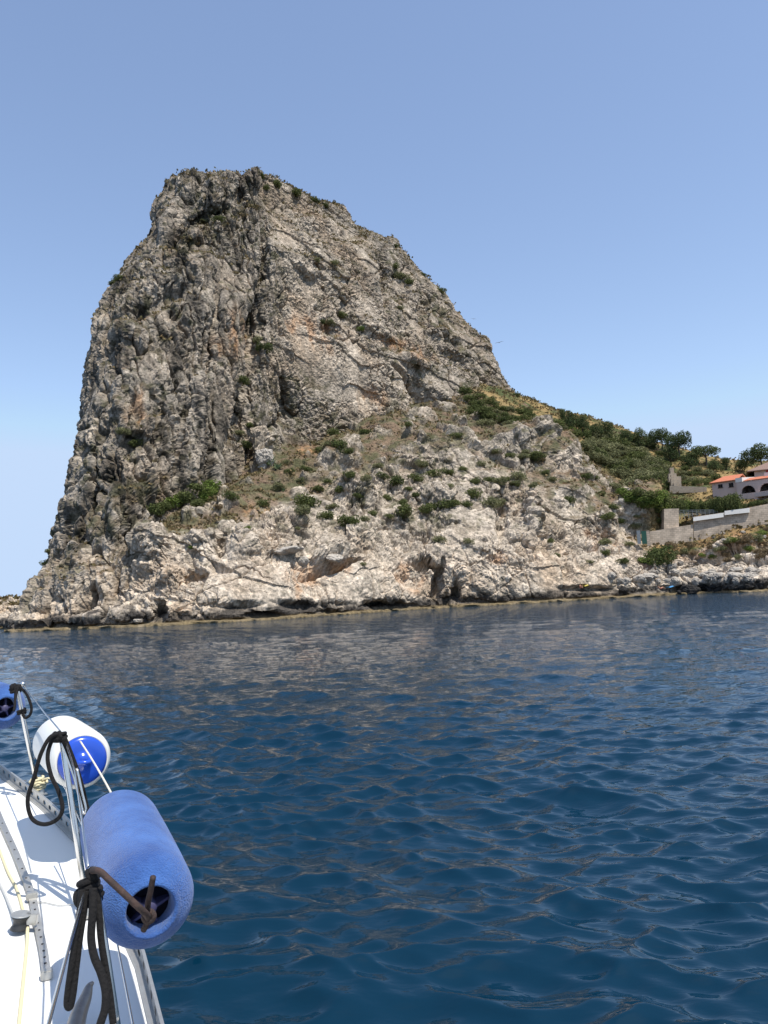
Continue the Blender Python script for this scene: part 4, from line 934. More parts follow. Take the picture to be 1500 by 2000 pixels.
def wall_run(name, pts, thick, m_, label, cat='wall', parts=None):
    """a wall whose front face runs through pixel columns (px, ytop, ybottom, D)"""
    bm = bmesh.new(); ring = []
    for (x, yt, yb, D) in pts:
        a, b = P(x, yt, D), P(x, yb, D); ring.append([bm.verts.new(q) for q in (b, a, a + Vector((0.3, thick, 0)), b + Vector((0.3, thick, 0)))])
    for r0, r1 in zip(ring[:-1], ring[1:]):
        for i in range(4): bm.faces.new((r0[i], r0[(i + 1) % 4], r1[(i + 1) % 4], r1[i]))
    bm.faces.new(ring[0]); bm.faces.new(ring[-1][::-1])
    o = bm_obj(name, bm, m_); return tag(o, label, cat)
wall_run('retaining_wall', [(1269,1038,1072,172.0),(1300,1033,1068,172.2),(1354,1024,1058,172.4)], 1.2, M_MASON, 'lower stepped masonry wall beside the green gate')
wall_run('retaining_wall', [(1355,1009,1056,172.6),(1415,1001,1046,172.0),(1500,984,1030,170.5),(1620,962,1010,168),(1900,905,960,165)], 1.0, M_MASON, 'long sloping masonry retaining wall carrying the road below the villa')
wall_run('masonry_pier', [(1297,994,1040,173.6),(1326,993,1038,173.6)], 3.0, M_MASON, 'tall square beige masonry block at the end of the road wall', 'pier')
wall_run('road_parapet', [(1354,1010.5,1018,171.9),(1413,1001.5,1010,171.5)], .4, M_WHITE, 'left white parapet on the road wall', 'parapet')
wall_run('road_parapet', [(1415,998,1006,171.4),(1463,992,1001,170.6)], .4, M_WHITE, 'right white parapet on the road wall', 'parapet')
wall_run('terrace_wall', [(1308,949,964,196),(1345,950,962,194),(1380,951,964,192)], .6, M_BEIGE, 'beige terrace wall at the foot of the stone steps')
wall_run('low_wall', [(1405,904,910,228),(1428,909,914,224)], .5, M_MASON, 'short pale low wall on the ridge above the villa')
def railing():
    root = empty('wire_fence', P(1326, 1010, 174), 'grey wire fence behind the left white parapet', 'fence'); o = root.location
    xs = [(1328 + 8.2 * i, 996.5 - .1 * i, 1012 - 1.1 * i) for i in range(11)]
    for (x, a, b) in xs:
        bm = bmesh.new(); p, q = P(x, a, 174) - o, P(x, b + 3, 174) - o
        bmesh.ops.create_cone(bm, cap_ends=True, segments=6, radius1=.045, radius2=.045, depth=(p - q).length, matrix=Matrix.Translation((p + q) / 2)); bm_obj('post', bm, M_METAL_G, root)
    bm = bmesh.new()
    for k in range(4):
        for (x0, a0, b0), (x1, a1, b1) in zip(xs[:-1], xs[1:]):
            t = k / 4; p, q = P(x0, a0 + (b0 - a0) * t, 174) - o, P(x1, a1 + (b1 - a1) * t, 174) - o
            up = Vector((0, 0, .03)); v = [bm.verts.new(c_) for c_ in (p - up, q - up, q + up, p + up)]; bm.faces.new(v)
    r = bmesh.ops.extrude_face_region(bm, geom=bm.faces[:]); bmesh.ops.translate(bm, vec=(0, .04, 0), verts=[g for g in r['geom'] if isinstance(g, bmesh.types.BMVert)])
    bm_obj('wire', bm, M_METAL_G, root)
railing()
def gate():
    root = empty('garden_gate', P(1255, 1058, 170), 'dark green gate at the left end of the stepped wall', 'gate'); o = root.location
    F = Frame(o, math.radians(-20)); 
    for (nm, x0, x1, ya, yb, m_) in (('door_panel', 1254, 1262, 1037, 1058, M_GREENP), ('gate_post', 1245, 1250, 1036, 1058, M_METAL_G), ('gate_post', 1264, 1268, 1036, 1062, M_MASON)):
        ua, za = F.at(x0, yb); ub, zb = F.at(x1, ya); bm = bmesh.new(); box_uvw(bm, F, ua, ub, -.1, .2, za - .5, zb); bm_obj(nm, bm, m_, root)
gate()
def steps():
    root = empty('stone_steps', P(1320, 948, 197), 'pale stone steps climbing the slope above the terrace wall', 'steps'); o = root.location; F = Frame(o, math.radians(-10))
    bm = bmesh.new(); hs_ = [(1311, 1330, 936, 949), (1306, 1330, 930, 937), (1306, 1321, 924, 931), (1309, 1316, 913, 925)]
    for i, (x0, x1, ya, yb) in enumerate(hs_):
        w_ = i * 1.1; ua, za = F.at(x0, yb, w_); ub, zb = F.at(x1, ya, w_); box_uvw(bm, F, ua, ub, w_, w_ + 1.6, za - .6, zb)
        box_uvw(bm, F, ua + .5, ub - 1.0, w_ - .45, w_ - .01, za - .5, (za + zb) / 2)
    o_ = bm_obj('stone_courses', bm, M_BEIGE, root, bevel=.05)
steps()
wall_run('timber_ramp', [(1246,1099,1110,164),(1262,1102,1113,163.4),(1281,1107,1112,162.8)], 1.2, M_WOOD, 'dark weathered timber slab lying on the rocks left of the round boulder', 'ramp')

# ------------------------------------------------------------------ bathers' things and gulls
def cloth(px, py, wpx, col, label):
    p, n = surf(px, py); s = wpx * p.y / FPX / 2
    bm = bmesh.new(); g = bmesh.ops.create_grid(bm, x_segments=14, y_segments=8, size=1)
    for v in bm.verts:
        x, y = v.co.x, v.co.y; v.co = Vector((x * s, y * s * .45, .12 * math.sin(x * 3 + y) + .10 * math.cos(y * 4) - .25 * y))
    r = bmesh.ops.extrude_face_region(bm, geom=bm.faces[:]); bmesh.ops.translate(bm, vec=(0, 0, .03), verts=[g for g in r['geom'] if isinstance(g, bmesh.types.BMVert)])
    o = bm_obj('beach_towel', bm, mat('towel_' + label.split()[0], col, .95, noise=(2, .5, tuple(c * .8 for c in col))), smooth=True); o.location = p + Vector((0, -1.5, .75)); o.rotation_euler = (.5, 0, .2)
    tag(o, label, 'towel')
cloth(1303, 1153, 15, (0.10, 0.33, 0.62), 'light blue beach towel spread on the dark rocks by the water')
cloth(1141, 1150, 13, (0.65, 0.52, 0.12), 'yellow beach towel on the pale rocks near the water')
def skin_body(name, joints, bones, m_, parent=None):
    me = bpy.data.meshes.new(name); me.from_pydata([j[:3] for j in joints], bones, []); o = link(name, me, m_, parent)
    md = o.modifiers.new('skin', 'SKIN'); me.skin_vertices or None
    sv = me.skin_vertices[0].data if me.skin_vertices else None
    if sv is None:
        bm = bmesh.new(); bm.from_mesh(me); bm.verts.layers.skin.verify(); bm.to_mesh(me); bm.free(); sv = me.skin_vertices[0].data
    for k, j in enumerate(joints): sv[k].radius = (j[3], j[3]); sv[k].use_root = (k == 0)
    sb = o.modifiers.new('sub', 'SUBSURF'); sb.levels = 2; sb.render_levels = 2
    return o
M_SKIN = mat('tanned_skin', (0.42, 0.22, 0.14), .6)
def bather(px, py, label, rot, shorts, lying):
    p, n = surf(px, py); root = empty('person', p + Vector((0, -1.1, .45)), label, 'person'); root.rotation_euler = (0, 0, rot)
    if lying:   # reclining on the elbows, knees bent
        J = [(0, 0, .12, .13), (-.28, 0, .24, .14), (-.48, 0, .38, .13), (-.57, 0, .47, .055), (-.66, 0, .58, .09), (-.70, 0, .68, .08), (.05, .1, .12, .10), (.48, .12, .42, .065), (.80, .12, .06, .045), (.90, .12, .05, .04), (.05, -.1, .12, .10), (.50, -.14, .36, .065), (.86, -.14, .06, .045), (.96, -.14, .05, .04),
             (-.46, .2, .40, .055), (-.58, .26, .15, .042), (-.38, .30, .06, .03), (-.46, -.2, .40, .055), (-.58, -.26, .15, .042), (-.38, -.30, .06, .03)]
    else:       # sitting hunched with arms round the knees
        J = [(0, 0, .12, .14), (-.05, 0, .34, .14), (.0, 0, .55, .13), (.03, 0, .66, .055), (.06, 0, .78, .09), (.06, 0, .88, .08), (.05, .1, .12, .10), (.38, .12, .50, .065), (.48, .12, .06, .045), (.60, .12, .05, .04), (.05, -.1, .12, .10), (.38, -.12, .50, .065), (.48, -.12, .06, .045), (.60, -.12, .05, .04),
             (.02, .2, .53, .055), (.15, .24, .35, .042), (.40, .08, .38, .03), (.02, -.2, .53, .055), (.15, -.24, .35, .042), (.40, -.06, .40, .03)]
    B = [(0, 1), (1, 2), (2, 3), (3, 4), (4, 5), (0, 6), (6, 7), (7, 8), (8, 9), (0, 10), (10, 11), (11, 12), (12, 13), (2, 14), (14, 15), (15, 16), (2, 17), (17, 18), (18, 19)]
    skin_body('body', J, B, M_SKIN, root)
    bm = bmesh.new(); bmesh.ops.create_uvsphere(bm, u_segments=14, v_segments=10, radius=.17)
    for v in bm.verts: v.co = Vector((v.co.x * 1.1, v.co.y * 1.15, v.co.z * .8)) + Vector((0.02, 0, .13))
    bm_obj('shorts', bm, mat('swim_shorts', shorts, .9), root, smooth=True)
    h = Vector(J[5][:3]); bm = bmesh.new(); bmesh.ops.create_uvsphere(bm, u_segments=14, v_segments=10, radius=.105)
    for v in bm.verts: v.co = v.co * (1 if v.co.z > -.02 else .6) + h + Vector((-.025, 0, .01))
    bm_obj('hair', bm, mat('dark_hair', (.03, .02, .015), .8), root, smooth=True)
bather(1288, 1152, 'sunbather in red trunks reclining on the dark rocks by the blue towel', .3, (.55, .08, .05), True)
bather(1133, 1153, 'small bather in red trunks sitting left of the yellow towel', -.8, (.5, .07, .05), False)
def gull(px, py, D, span, bank, label):
    bm = bmesh.new()
    prof = [(-.5, .03), (-.36, .11), (-.1, .15), (.12, .13), (.3, .08), (.42, .09), (.52, .05), (.6, .01)]   # x, radius of the body
    rings = []
    for x, r in prof:
        rings.append([bm.verts.new((x * .4, r * .45 * math.cos(t), r * .42 * math.sin(t))) for t in np.linspace(0, 6.283, 9)[:-1]])
    for a, b in zip(rings[:-1], rings[1:]):
        for i in range(8): bm.faces.new((a[i], a[(i + 1) % 8], b[(i + 1) % 8], b[i]))
    bm.faces.new(rings[0]); bm.faces.new(rings[-1][::-1])
    for s in (-1, 1):
        pts = [(0.02, 0.03, .02, .16), (.05, .28, .10, .15), (.0, .55, .07, .10), (-.10, .74, .0, .02)]; L = []
        for (x, y, z, ch) in pts: L.append([bm.verts.new((x + ch / 2, s * y, z)), bm.verts.new((x - ch / 2, s * y, z)), bm.verts.new((x - ch / 2, s * y, z - .012)), bm.verts.new((x + ch / 2, s * y, z - .012))])
        for a, b in zip(L[:-1], L[1:]):
            for i in range(4): bm.faces.new((a[i], a[(i + 1) % 4], b[(i + 1) % 4], b[i]))
        bm.faces.new(L[-1])
    o = bm_obj('gull', bm, mat('gull_feathers', (.30, .30, .31), .8), smooth=True); o.location = P(px, py, D); o.scale = (span,) * 3; o.rotation_euler = (bank, 0, math.radians(80)); tag(o, label, 'bird')
gull(925, 623, 180, 0.85, .2, 'small gull gliding near the right skyline, the upper one')
gull(975, 669, 150, 1.15, -.15, 'larger gull gliding right of the rock, the lower one')
# ------------------------------------------------------------------ the yacht the photo is taken from
CAMV = Vector((0, 0, CAM_Z))
B0 = Vector((-2.14, 1.71, 0)); BA = Vector((-.309, .951, 0)); BP = Vector((.951, .309, 0))     # reference point, forward, starboard
ST = np.array([(-5.2, 1.15, .99), (-4.2, 1.42, .99), (-2.6, 1.62, .99), (-1.2, 1.66, 1.01), (0, 1.62, 1.04), (.9, 1.53, 1.115), (2.05, 1.29, 1.25), (2.76, 1.03, 1.32), (3.43, .74, 1.39), (4.2, .42, 1.47), (5.2, .02, 1.58)])
def half_beam(a): return float(np.interp(a, ST[:, 0], ST[:, 1]))
def deck_z(a, b): 
    z = float(np.interp(a, ST[:, 0], ST[:, 2])); hb = max(half_beam(a), .05); return z + .05 * (1 - min(1, (b / hb) ** 2))
def boat(a, b, h=0.0): q = B0 + BA * a + BP * b; q.z = deck_z(a, b) + h; return q
def deck_at(px, py, h=0.0):
    """where the sight line through a photo pixel meets the deck (raised by h)"""
    d = P(px, py, 1) - CAMV; t = 2.0
    for k in range(30):
        q = CAMV + d * t; r = q - B0; a, b = r.dot(BA), r.dot(BP)
        t = (CAM_Z - deck_z(a, b) - h) / -d.z
    return CAMV + d * t
M_GEL = mat('white_gelcoat', (0.80, 0.79, 0.76), 0.35, noise=(3, .8, (0.76, 0.75, 0.71)), bump=(60, .12, .004))
M_ALU = mat('anodised_aluminium', (0.60, 0.59, 0.55), 0.42, metal=.75, noise=(25, .5, (.50, .48, .44)))
M_STEEL = mat('stainless_steel', (0.72, 0.70, 0.66), 0.22, metal=1.0)
M_BLACKROPE = mat('black_rope', (0.011, 0.010, 0.010), .9, spec=.3, bump=(110, 1.0, .006))
M_BROWNROPE = mat('tarred_rope', (0.020, 0.015, 0.014), .8, noise=(40, .4, (.075, .040, .03)), bump=(120, .9, .004))
M_GREYROPE = mat('grey_rope', (0.45, 0.45, 0.43), .8, bump=(260, .6, .002))
M_CREAM = mat('cream_rope', (0.66, 0.58, 0.36), .85, bump=(220, .7, .003))
M_BLACKP = mat('black_plastic', (0.03, 0.03, 0.03), .45)
def smooth_path(pts, n=10):
    pts = np.array([tuple(p) for p in pts], float)
    if len(pts) < 3: t = np.linspace(0, 1, 2)[:, None]; return [Vector(p) for p in pts[0] + (pts[-1] - pts[0]) * t]
    e = np.concatenate([[2 * pts[0] - pts[1]], pts, [2 * pts[-1] - pts[-2]]]); out = []
    for i in range(1, len(e) - 2):
        for k in range(n):
            t = k / n; a, b, c, d = e[i - 1], e[i], e[i + 1], e[i + 2]
            out.append(Vector(.5 * (2 * b + (c - a) * t + (2 * a - 5 * b + 4 * c - d) * t * t + (3 * b - a - 3 * c + d) * t ** 3)))
    out.append(Vector(pts[-1])); return out
def add_tube(bm, path, r, seg=12, closed=False, taper=None):
    path = [Vector(p) for p in path]; n = len(path); up = None; rings = []
    for i in range(n):
        if closed: t = path[(i + 1) % n] - path[i - 1]
        else: t = path[min(i + 1, n - 1)] - path[max(i - 1, 0)]
        t.normalize()
        if up is None: up = t.orthogonal().normalized()
        up = (up - t * up.dot(t)).normalized(); s = t.cross(up); rr = r if taper is None else r * taper(i / (n - 1))
        rings.append([bm.verts.new(path[i] + (up * math.cos(a) + s * math.sin(a)) * rr) for a in [6.28318 * k / seg for k in range(seg)]])
    rng = range(n if closed else n - 1)
    for i in rng:
        a, b = rings[i], rings[(i + 1) % n]
        for k in range(seg): bm.faces.new((a[k], a[(k + 1) % seg], b[(k + 1) % seg], b[k]))
    if not closed: bm.faces.new(rings[0][::-1]); bm.faces.new(rings[-1])
def tube_obj(name, pts, r, m_, parent=None, n=10, seg=12, **k):
    bm = bmesh.new(); add_tube(bm, smooth_path(pts, n), r, seg, **k); return bm_obj(name, bm, m_, parent, smooth=True)
def coil(c, axis, R, r, turns, pitch, bm, seg=9, wob=0.0, ph=0):
    axis = axis.normalized(); u = axis.orthogonal().normalized(); s = axis.cross(u); pts = []
    N = int(turns * 18)
    for i in range(N + 1):
        a = 6.28318 * i / 18 + ph; rr = R + wob * math.sin(a * 2.3); pts.append(c + (u * math.cos(a) + s * math.sin(a)) * rr + axis * (pitch * i / 18))
    add_tube(bm, pts, r, seg)
yacht = empty('sailing_yacht', B0 + Vector((0, 0, .4)), 'white sailing yacht whose foredeck edge fills the lower left corner', 'sailing yacht')
YI = Matrix.Translation(-yacht.location)
def part(name, bm, m_, parent=None, **k):
    bm.transform(YI if parent is None else YI); o = bm_obj(name, bm, m_, parent or yacht, **k); return o
def build_yacht():
    A = list(np.linspace(-5.2, 5.2, 105))
    bm = bmesh.new(); rows = []
    for a in A:
        hb = half_beam(a); rows.append([bm.verts.new(boat(a, hb * t)) for t in np.linspace(-1, 1, 25)])
    for r0, r1 in zip(rows[:-1], rows[1:]):
        for i in range(24): bm.faces.new((r0[i], r0[i + 1], r1[i + 1], r1[i]))
    part('deck', bm, M_GEL, smooth=True)
    bm = bmesh.new()
    for s in (-1, 1):
        rows = []
        for a in A:
            hb = half_beam(a); zt = deck_z(a, hb); col = []
            for t in np.linspace(0, 1, 9):
                z = zt - .002 + t * (-.45 - zt); f = 1 - .28 * t ** 2.2 - (.25 * t * max(0, (a - 1) / 4.2)); q = B0 + BA * (a - .35 * t * max(0, (a - 3) / 2.2)) + BP * (s * hb * f + s * .02); q.z = z; col.append(bm.verts.new(q))
            rows.append(col)
        for r0, r1 in zip(rows[:-1], rows[1:]):
            for i in range(8): bm.faces.new((r0[i], r0[i + 1], r1[i + 1], r1[i]))
    part('hull', bm, M_GEL, smooth=True)
    # toe rail: flat flange plus an upright strip pierced with oval slots
    bm = bmesh.new(); fl = []; 
    aa = np.arange(-2.5, 5.0, .1)
    for a in aa:
        hb = half_beam(a) + .012; fl.append([bm.verts.new(boat(a, hb, .004)), bm.verts.new(boat(a, hb, .009)), bm.verts.new(boat(a, hb - .034, .009)), bm.verts.new(boat(a, hb - .034, .003))])
    for r0, r1 in zip(fl[:-1], fl[1:]):
        for i in range(4): bm.faces.new((r0[i], r0[(i + 1) % 4], r1[(i + 1) % 4], r1[i]))
    H = .046
    for a0, a1 in zip(aa[:-1], aa[1:]):
        for side, off in ((0, .012), (1, .007)):
            def Q(t, h):
                a = a0 + (a1 - a0) * t; hb = half_beam(a) + off - .004; return bm.verts.new(boat(a, hb, .0095 + h))
            outer = [Q(0, 0), Q(.33, 0), Q(.67, 0), Q(1, 0), Q(1, H), Q(.67, H), Q(.33, H), Q(0, H)]
            inner = [Q(.30, .019), Q(.38, .012), Q(.62, .012), Q(.70, .019), Q(.70, .027), Q(.62, .034), Q(.38, .034), Q(.30, .027)]
            for i in range(8): bm.faces.new((outer[i], outer[(i + 1) % 8], inner[(i + 1) % 8], inner[i]))
    rows = []
    for a in aa:
        hb = half_beam(a) + .008; rows.append([bm.verts.new(boat(a, hb + dx, .0095 + H + dz)) for dx, dz in ((-.006, -.002), (-.006, .004), (.005, .004), (.005, -.002))])
    for r0, r1 in zip(rows[:-1], rows[1:]):
        for i in range(4): bm.faces.new((r0[i], r0[(i + 1) % 4], r1[(i + 1) % 4], r1[i]))
    part('toe_rail', bm, M_ALU)
    # three stanchions with bases and wire eyes
    global ST_TOP
    ST_TOP = [P(33, 1343, 4.78), P(120, 1437, 3.52), P(181, 1703, 2.18)]
    base = [deck_at(76, 1553), boat(1.35, 1.33), boat(-.02, 1.50)]
    labs = ['stanchion farthest forward, lashed with cream cord at its foot', 'middle stanchion with a rope loop at its top', 'nearest stanchion wrapped in thick black rope']
    for i in range(3):
        t, b = ST_TOP[i], base[i]; bm = bmesh.new(); add_tube(bm, [b, b + (t - b) * .5, t, t + (t - b).normalized() * .012], .0125, 14, taper=lambda s: 1 if s < .9 else .8)
        st = part('stanchion', bm, M_STEEL, smooth=True); st['label'] = labs[i]
        bm = bmesh.new(); bmesh.ops.create_cone(bm, cap_ends=True, segments=20, radius1=.034, radius2=.022, depth=.07, matrix=Matrix.Translation(b + Vector((0, 0, .035)))); bmesh.ops.create_cone(bm, cap_ends=True, segments=4, radius1=.055, radius2=.055, depth=.008, matrix=Matrix.Translation(b + Vector((0, 0, .006))))
        part('stanchion_base', bm, M_ALU, st, bevel=.002)
    bm = bmesh.new(); b = base[0]; ax = (ST_TOP[0] - b)
    coil(b + Vector((0, 0, .03)), ax, .034, .008, 5, .014, bm, wob=.004); coil(b + Vector((0, 0, .07)), ax + Vector((.3, 0, 0)), .040, .007, 2, .01, bm, wob=.006)
    add_tube(bm, smooth_path([b + Vector((.03, -.02, .09)), b + Vector((.07, -.03, .10)), b + Vector((.10, -.02, .085))]), .006, 8)
    part('cord_lashing', bm, M_CREAM, smooth=True)
    # hairpin brace at the middle stanchion
    t = ST_TOP[1]; bm = bmesh.new()
    add_tube(bm, smooth_path([t + Vector((.005, -.02, -.02)), P(143, 1515, 3.5), P(158, 1570, 3.48), P(163, 1588, 3.47), P(168, 1580, 3.47), P(160, 1545, 3.48), P(150, 1500, 3.5)], 6), .005, 8); part('gate_hook', bm, M_STEEL, smooth=True)
    # life lines
    q3 = ST_TOP[2]
    bm = bmesh.new(); add_tube(bm, [P(44, 1337, 4.78), P(82, 1386, 4.15), P(118, 1428, 3.55)], .0035, 8); part('lifeline', bm, M_STEEL, smooth=True)
    bm = bmesh.new(); add_tube(bm, [P(129, 1450, 3.5), P(147, 1510, 3.1), P(160, 1600, 2.65), P(172, 1692, 2.2)], .0035, 8); part('lifeline', bm, M_STEEL, smooth=True)
    bm = bmesh.new(); add_tube(bm, [P(167, 1737, 2.16), P(130, 1868, 1.72), P(93, 2005, 1.38), P(60, 2120, 1.16)], .0038, 8); part('lifeline', bm, M_STEEL, smooth=True)
    bm = bmesh.new(); add_tube(bm, [boat(2.8, 1.0, .33), boat(2.0, 1.2, .31), boat(1.35, 1.33, .31), boat(.7, 1.43, .31), boat(-.02, 1.50, .31), boat(-1.3, 1.55, .31)], .003, 8); part('lifeline', bm, M_STEEL, smooth=True)
    bm = bmesh.new(); bmesh.ops.create_uvsphere(bm, u_segments=14, v_segments=8, radius=.016, matrix=Matrix.Translation(P(44, 1336, 4.78))); part('wire_terminal', bm, M_STEEL, smooth=True)
    # genoa track with its end stop
    tr = [deck_at(x, y, .012) for x, y in ((-40,1500),(0,1600),(32,1672),(60,1745),(72,1800),(84,1855),(91,1905))]; pth = smooth_path(tr, 8)
    bm = bmesh.new(); rows = []
    for i, q in enumerate(pth):
        t = (pth[min(i + 1, len(pth) - 1)] - pth[max(i - 1, 0)]).normalized(); s = Vector((t.y, -t.x, 0)).normalized(); w_ = .0145
        rows.append([bm.verts.new(q + s * a + Vector((0, 0, h))) for a, h in ((-w_, -.012), (-w_, -.004), (-w_ * .55, -.003), (-w_, .002), (-w_, .008), (w_, .008), (w_, .002), (w_ * .55, -.003), (w_, -.004), (w_, -.012))])
    for r0, r1 in zip(rows[:-1], rows[1:]):
        for i in range(10): bm.faces.new((r0[i], r0[(i + 1) % 10], r1[(i + 1) % 10], r1[i]))
    bm.faces.new(rows[0]); bm.faces.new(rows[-1][::-1]); tk = part('genoa_track', bm, M_ALU)
    bm = bmesh.new()
    for k in range(3, len(pth) - 1, 2):
        bmesh.ops.create_cone(bm, cap_ends=True, segments=12, radius1=.0045, radius2=.0045, depth=.003, matrix=Matrix.Translation(pth[k] + Vector((0, 0, .0088))))
    part('track_holes', bm, M_BLACKP, tk)
    e = pth[-1]; dirn = (pth[-1] - pth[-5]).normalized(); ang = math.atan2(dirn.y, dirn.x)
    bm = bmesh.new(); bmesh.ops.create_cube(bm, size=1, matrix=Matrix.Translation(e + Vector((0, 0, .004))) @ Matrix.Rotation(ang, 4, 'Z') @ Matrix.Diagonal((.034, .040, .032, 1))); part('track_end_stop', bm, M_ALU, tk, bevel=.004)
    e = deck_at(62, 1752, .02); bm = bmesh.new(); bmesh.ops.create_cube(bm, size=1, matrix=Matrix.Translation(e + Vector((0, 0, .004))) @ Matrix.Rotation(ang, 4, 'Z') @ Matrix.Diagonal((.03, .045, .03, 1))); part('track_pin_stop', bm, M_ALU, tk, bevel=.004)
    # fairlead block: black sheave in steel cheeks
    c = deck_at(40, 1806, .03); bm = bmesh.new()
    mt = Matrix.Translation(c + Vector((0, 0, .012))) @ Matrix.Rotation(.12, 4, 'Y')
    prof = [(.036, -.026), (.034, -.02), (.026, -.008), (.026, .006), (.034, .018), (.037, .024)]
    rings = [[bm.verts.new(mt @ Vector((r * math.cos(6.2832 * k / 28), r * math.sin(6.2832 * k / 28), z))) for k in range(28)] for r, z in prof]
    for a, b in zip(rings[:-1], rings[1:]):
        for k in range(28): bm.faces.new((a[k], a[(k + 1) % 28], b[(k + 1) % 28], b[k]))
    bm.faces.new(rings[0][::-1]); bm.faces.new(rings[-1]); blk = part('fairlead_block', bm, M_BLACKP, smooth=True)
    bm = bmesh.new(); bmesh.ops.create_cone(bm, cap_ends=True, segments=28, radius1=.039, radius2=.037, depth=.005, matrix=mt @ Matrix.Translation((0, 0, .0275))); bmesh.ops.create_cube(bm, size=1, matrix=mt @ Matrix.Translation((.04, .005, .01)) @ Matrix.Diagonal((.045, .02, .04, 1)))
    part('cheek_plate', bm, M_ALU, blk, bevel=.0015)
    # horn of the midship cleat, near the bottom of the frame
    bm = bmesh.new(); c0 = deck_at(158, 2030, .0)
    add_tube(bm, smooth_path([deck_at(128, 2110, .05), deck_at(140, 2040, .055), deck_at(153, 1985, .062), deck_at(167, 1950, .072), deck_at(174, 1928, .085), deck_at(182, 1918, .098)], 6), .026, 16, taper=lambda s: 1.3 * (1 - s) ** .9 + .17)
    add_tube(bm, smooth_path([deck_at(150, 2110, .06), deck_at(150, 2300, .07), deck_at(150, 2400, .07)], 6), .022, 14, taper=lambda s: 1.2 - .8 * s)
    for y_ in (2080, 2180): add_tube(bm, [deck_at(152, y_, -.002), deck_at(152, y_, .03), deck_at(152, y_, .06)], .02, 14)
    part('mooring_cleat', bm, mat('worn_alloy', (.34, .30, .26), .38, metal=.85, noise=(20, .5, (.22, .19, .17))), smooth=True)
build_yacht()
# ------------------------------------------------------------------ lines lying on or hanging from the yacht
def rope(name, label, pts, r, m_, group=None, n=10, extra=None, **k):
    bm = bmesh.new(); add_tube(bm, smooth_path(pts, n), r, 12, **k)
    if extra: extra(bm)
    o = bm_obj(name, bm, m_, smooth=True); return tag(o, label, 'rope', group)
d_ = lambda x, y, h=.006: deck_at(x, y, h)
rope('jib_sheet', 'pale yellow rope running aft along the deck from the black block', [d_(54,1812,.03), d_(52,1850), d_(47,1900), d_(42,1950), d_(36,2010), d_(26,2120)], .0062, M_CREAM)
rope('jib_sheet', 'thin grey rope crossing the deck from the left edge to the black block', [d_(-60,1610,.008), d_(0,1728), d_(18,1768,.012), d_(30,1796,.03)], .005, M_GREYROPE)
rope('furling_line', 'cream rope lying forward along the deck beside the perforated track', [d_(-60,1480), d_(-25,1590), d_(10,1690), d_(32,1735), d_(44,1775), d_(50,1800,.02)], .006, M_CREAM)
rope('shadow_strand', 'thin grey strand put in as a lifeline shadow across the white deck', [d_(62,1762,.012), d_(85,1762), d_(115,1768), d_(150,1768), d_(190,1790)], .0022, M_GREYROPE)  # strand added where a lifeline's shadow crosses the deck
T = ST_TOP
rope('rope_loop', 'large black rope loop hanging from the middle stanchion', [P(116,1434,3.50), P(98,1440,3.46), P(80,1472,3.44), P(66,1520,3.44), P(54,1562,3.44), P(62,1598,3.44), P(86,1610,3.44), P(112,1600,3.44), P(122,1578,3.44), P(114,1545,3.45), P(100,1515,3.46), P(93,1478,3.47), P(102,1446,3.49), P(118,1438,3.50)], .0085, M_BLACKROPE, n=9,
     extra=lambda bm: (coil(T[1] + Vector((-.002, -.01, -.02)), T[1] - boat(1.35, 1.33), .022, .009, 2.6, .014, bm, wob=.004), coil(T[1] + Vector((-.012, -.014, -.004)), Vector((1, .2, .3)), .017, .009, 1.6, .012, bm)))
rope('rope_tail', 'black rope tail hanging down beside the middle stanchion', [P(124,1440,3.5), P(140,1480,3.52), P(154,1520,3.52), P(164,1560,3.52), P(172,1600,3.52), P(178,1650,3.54)], .013, M_BLACKROPE)
rope('rope_loop', 'small black rope loop on the farthest stanchion top', [P(38,1341,4.7), P(52,1356,4.7), P(61,1380,4.7), P(59,1395,4.7), P(50,1402,4.7), P(44,1395,4.7)], .008, M_BLACKROPE,
     extra=lambda bm: (coil(T[0] + Vector((0, -.01, -.025)), T[0] - deck_at(76, 1553), .022, .010, 2.4, .016, bm, wob=.005), coil(T[0] + Vector((-.015, -.02, 0)), Vector((1, .1, .2)), .017, .010, 1.6, .012, bm),
        coil(P(43,1394,4.72), T[0] - deck_at(76, 1553), .020, .008, 2.0, .012, bm), add_tube(bm, smooth_path([P(30,1345,4.7), P(29,1365,4.7), P(28,1385,4.72)]), .006, 8)))
def near_coils(bm):
    ax = T[2] - boat(-.02, 1.50)
    coil(T[2] + Vector((-.002, -.004, -.075)), ax, .024, .0085, 4.2, .0155, bm, wob=.003); coil(T[2] + Vector((-.026, -.016, -.062)), Vector((1, -.3, .4)), .019, .0095, 1.8, .012, bm)
    coil(T[2] + Vector((-.004, -.006, -.012)), Vector((1, .2, .5)), .016, .0085, 1.5, .010, bm)
rope('mooring_rope', 'black rope wound on the nearest stanchion with a folded end hanging left', [P(160,1738,2.14), P(156,1780,2.12), P(148,1830,2.11), P(140,1885,2.10), P(133,1935,2.10), P(131,1962,2.10), P(137,1966,2.10), P(143,1940,2.10), P(150,1880,2.11), P(157,1825,2.12), P(164,1780,2.13), P(168,1740,2.14)], .0085, M_BLACKROPE, extra=near_coils)
rope('mooring_rope', 'thick dark braided rope falling in a bend along the nearest stanchion', [P(182,1735,2.13), P(181,1780,2.11), P(178,1830,2.10), P(184,1868,2.09), P(197,1900,2.08), P(206,1935,2.07), P(205,1970,2.06), P(196,2000,2.05), P(186,2040,2.04)], .0098, M_BLACKROPE)
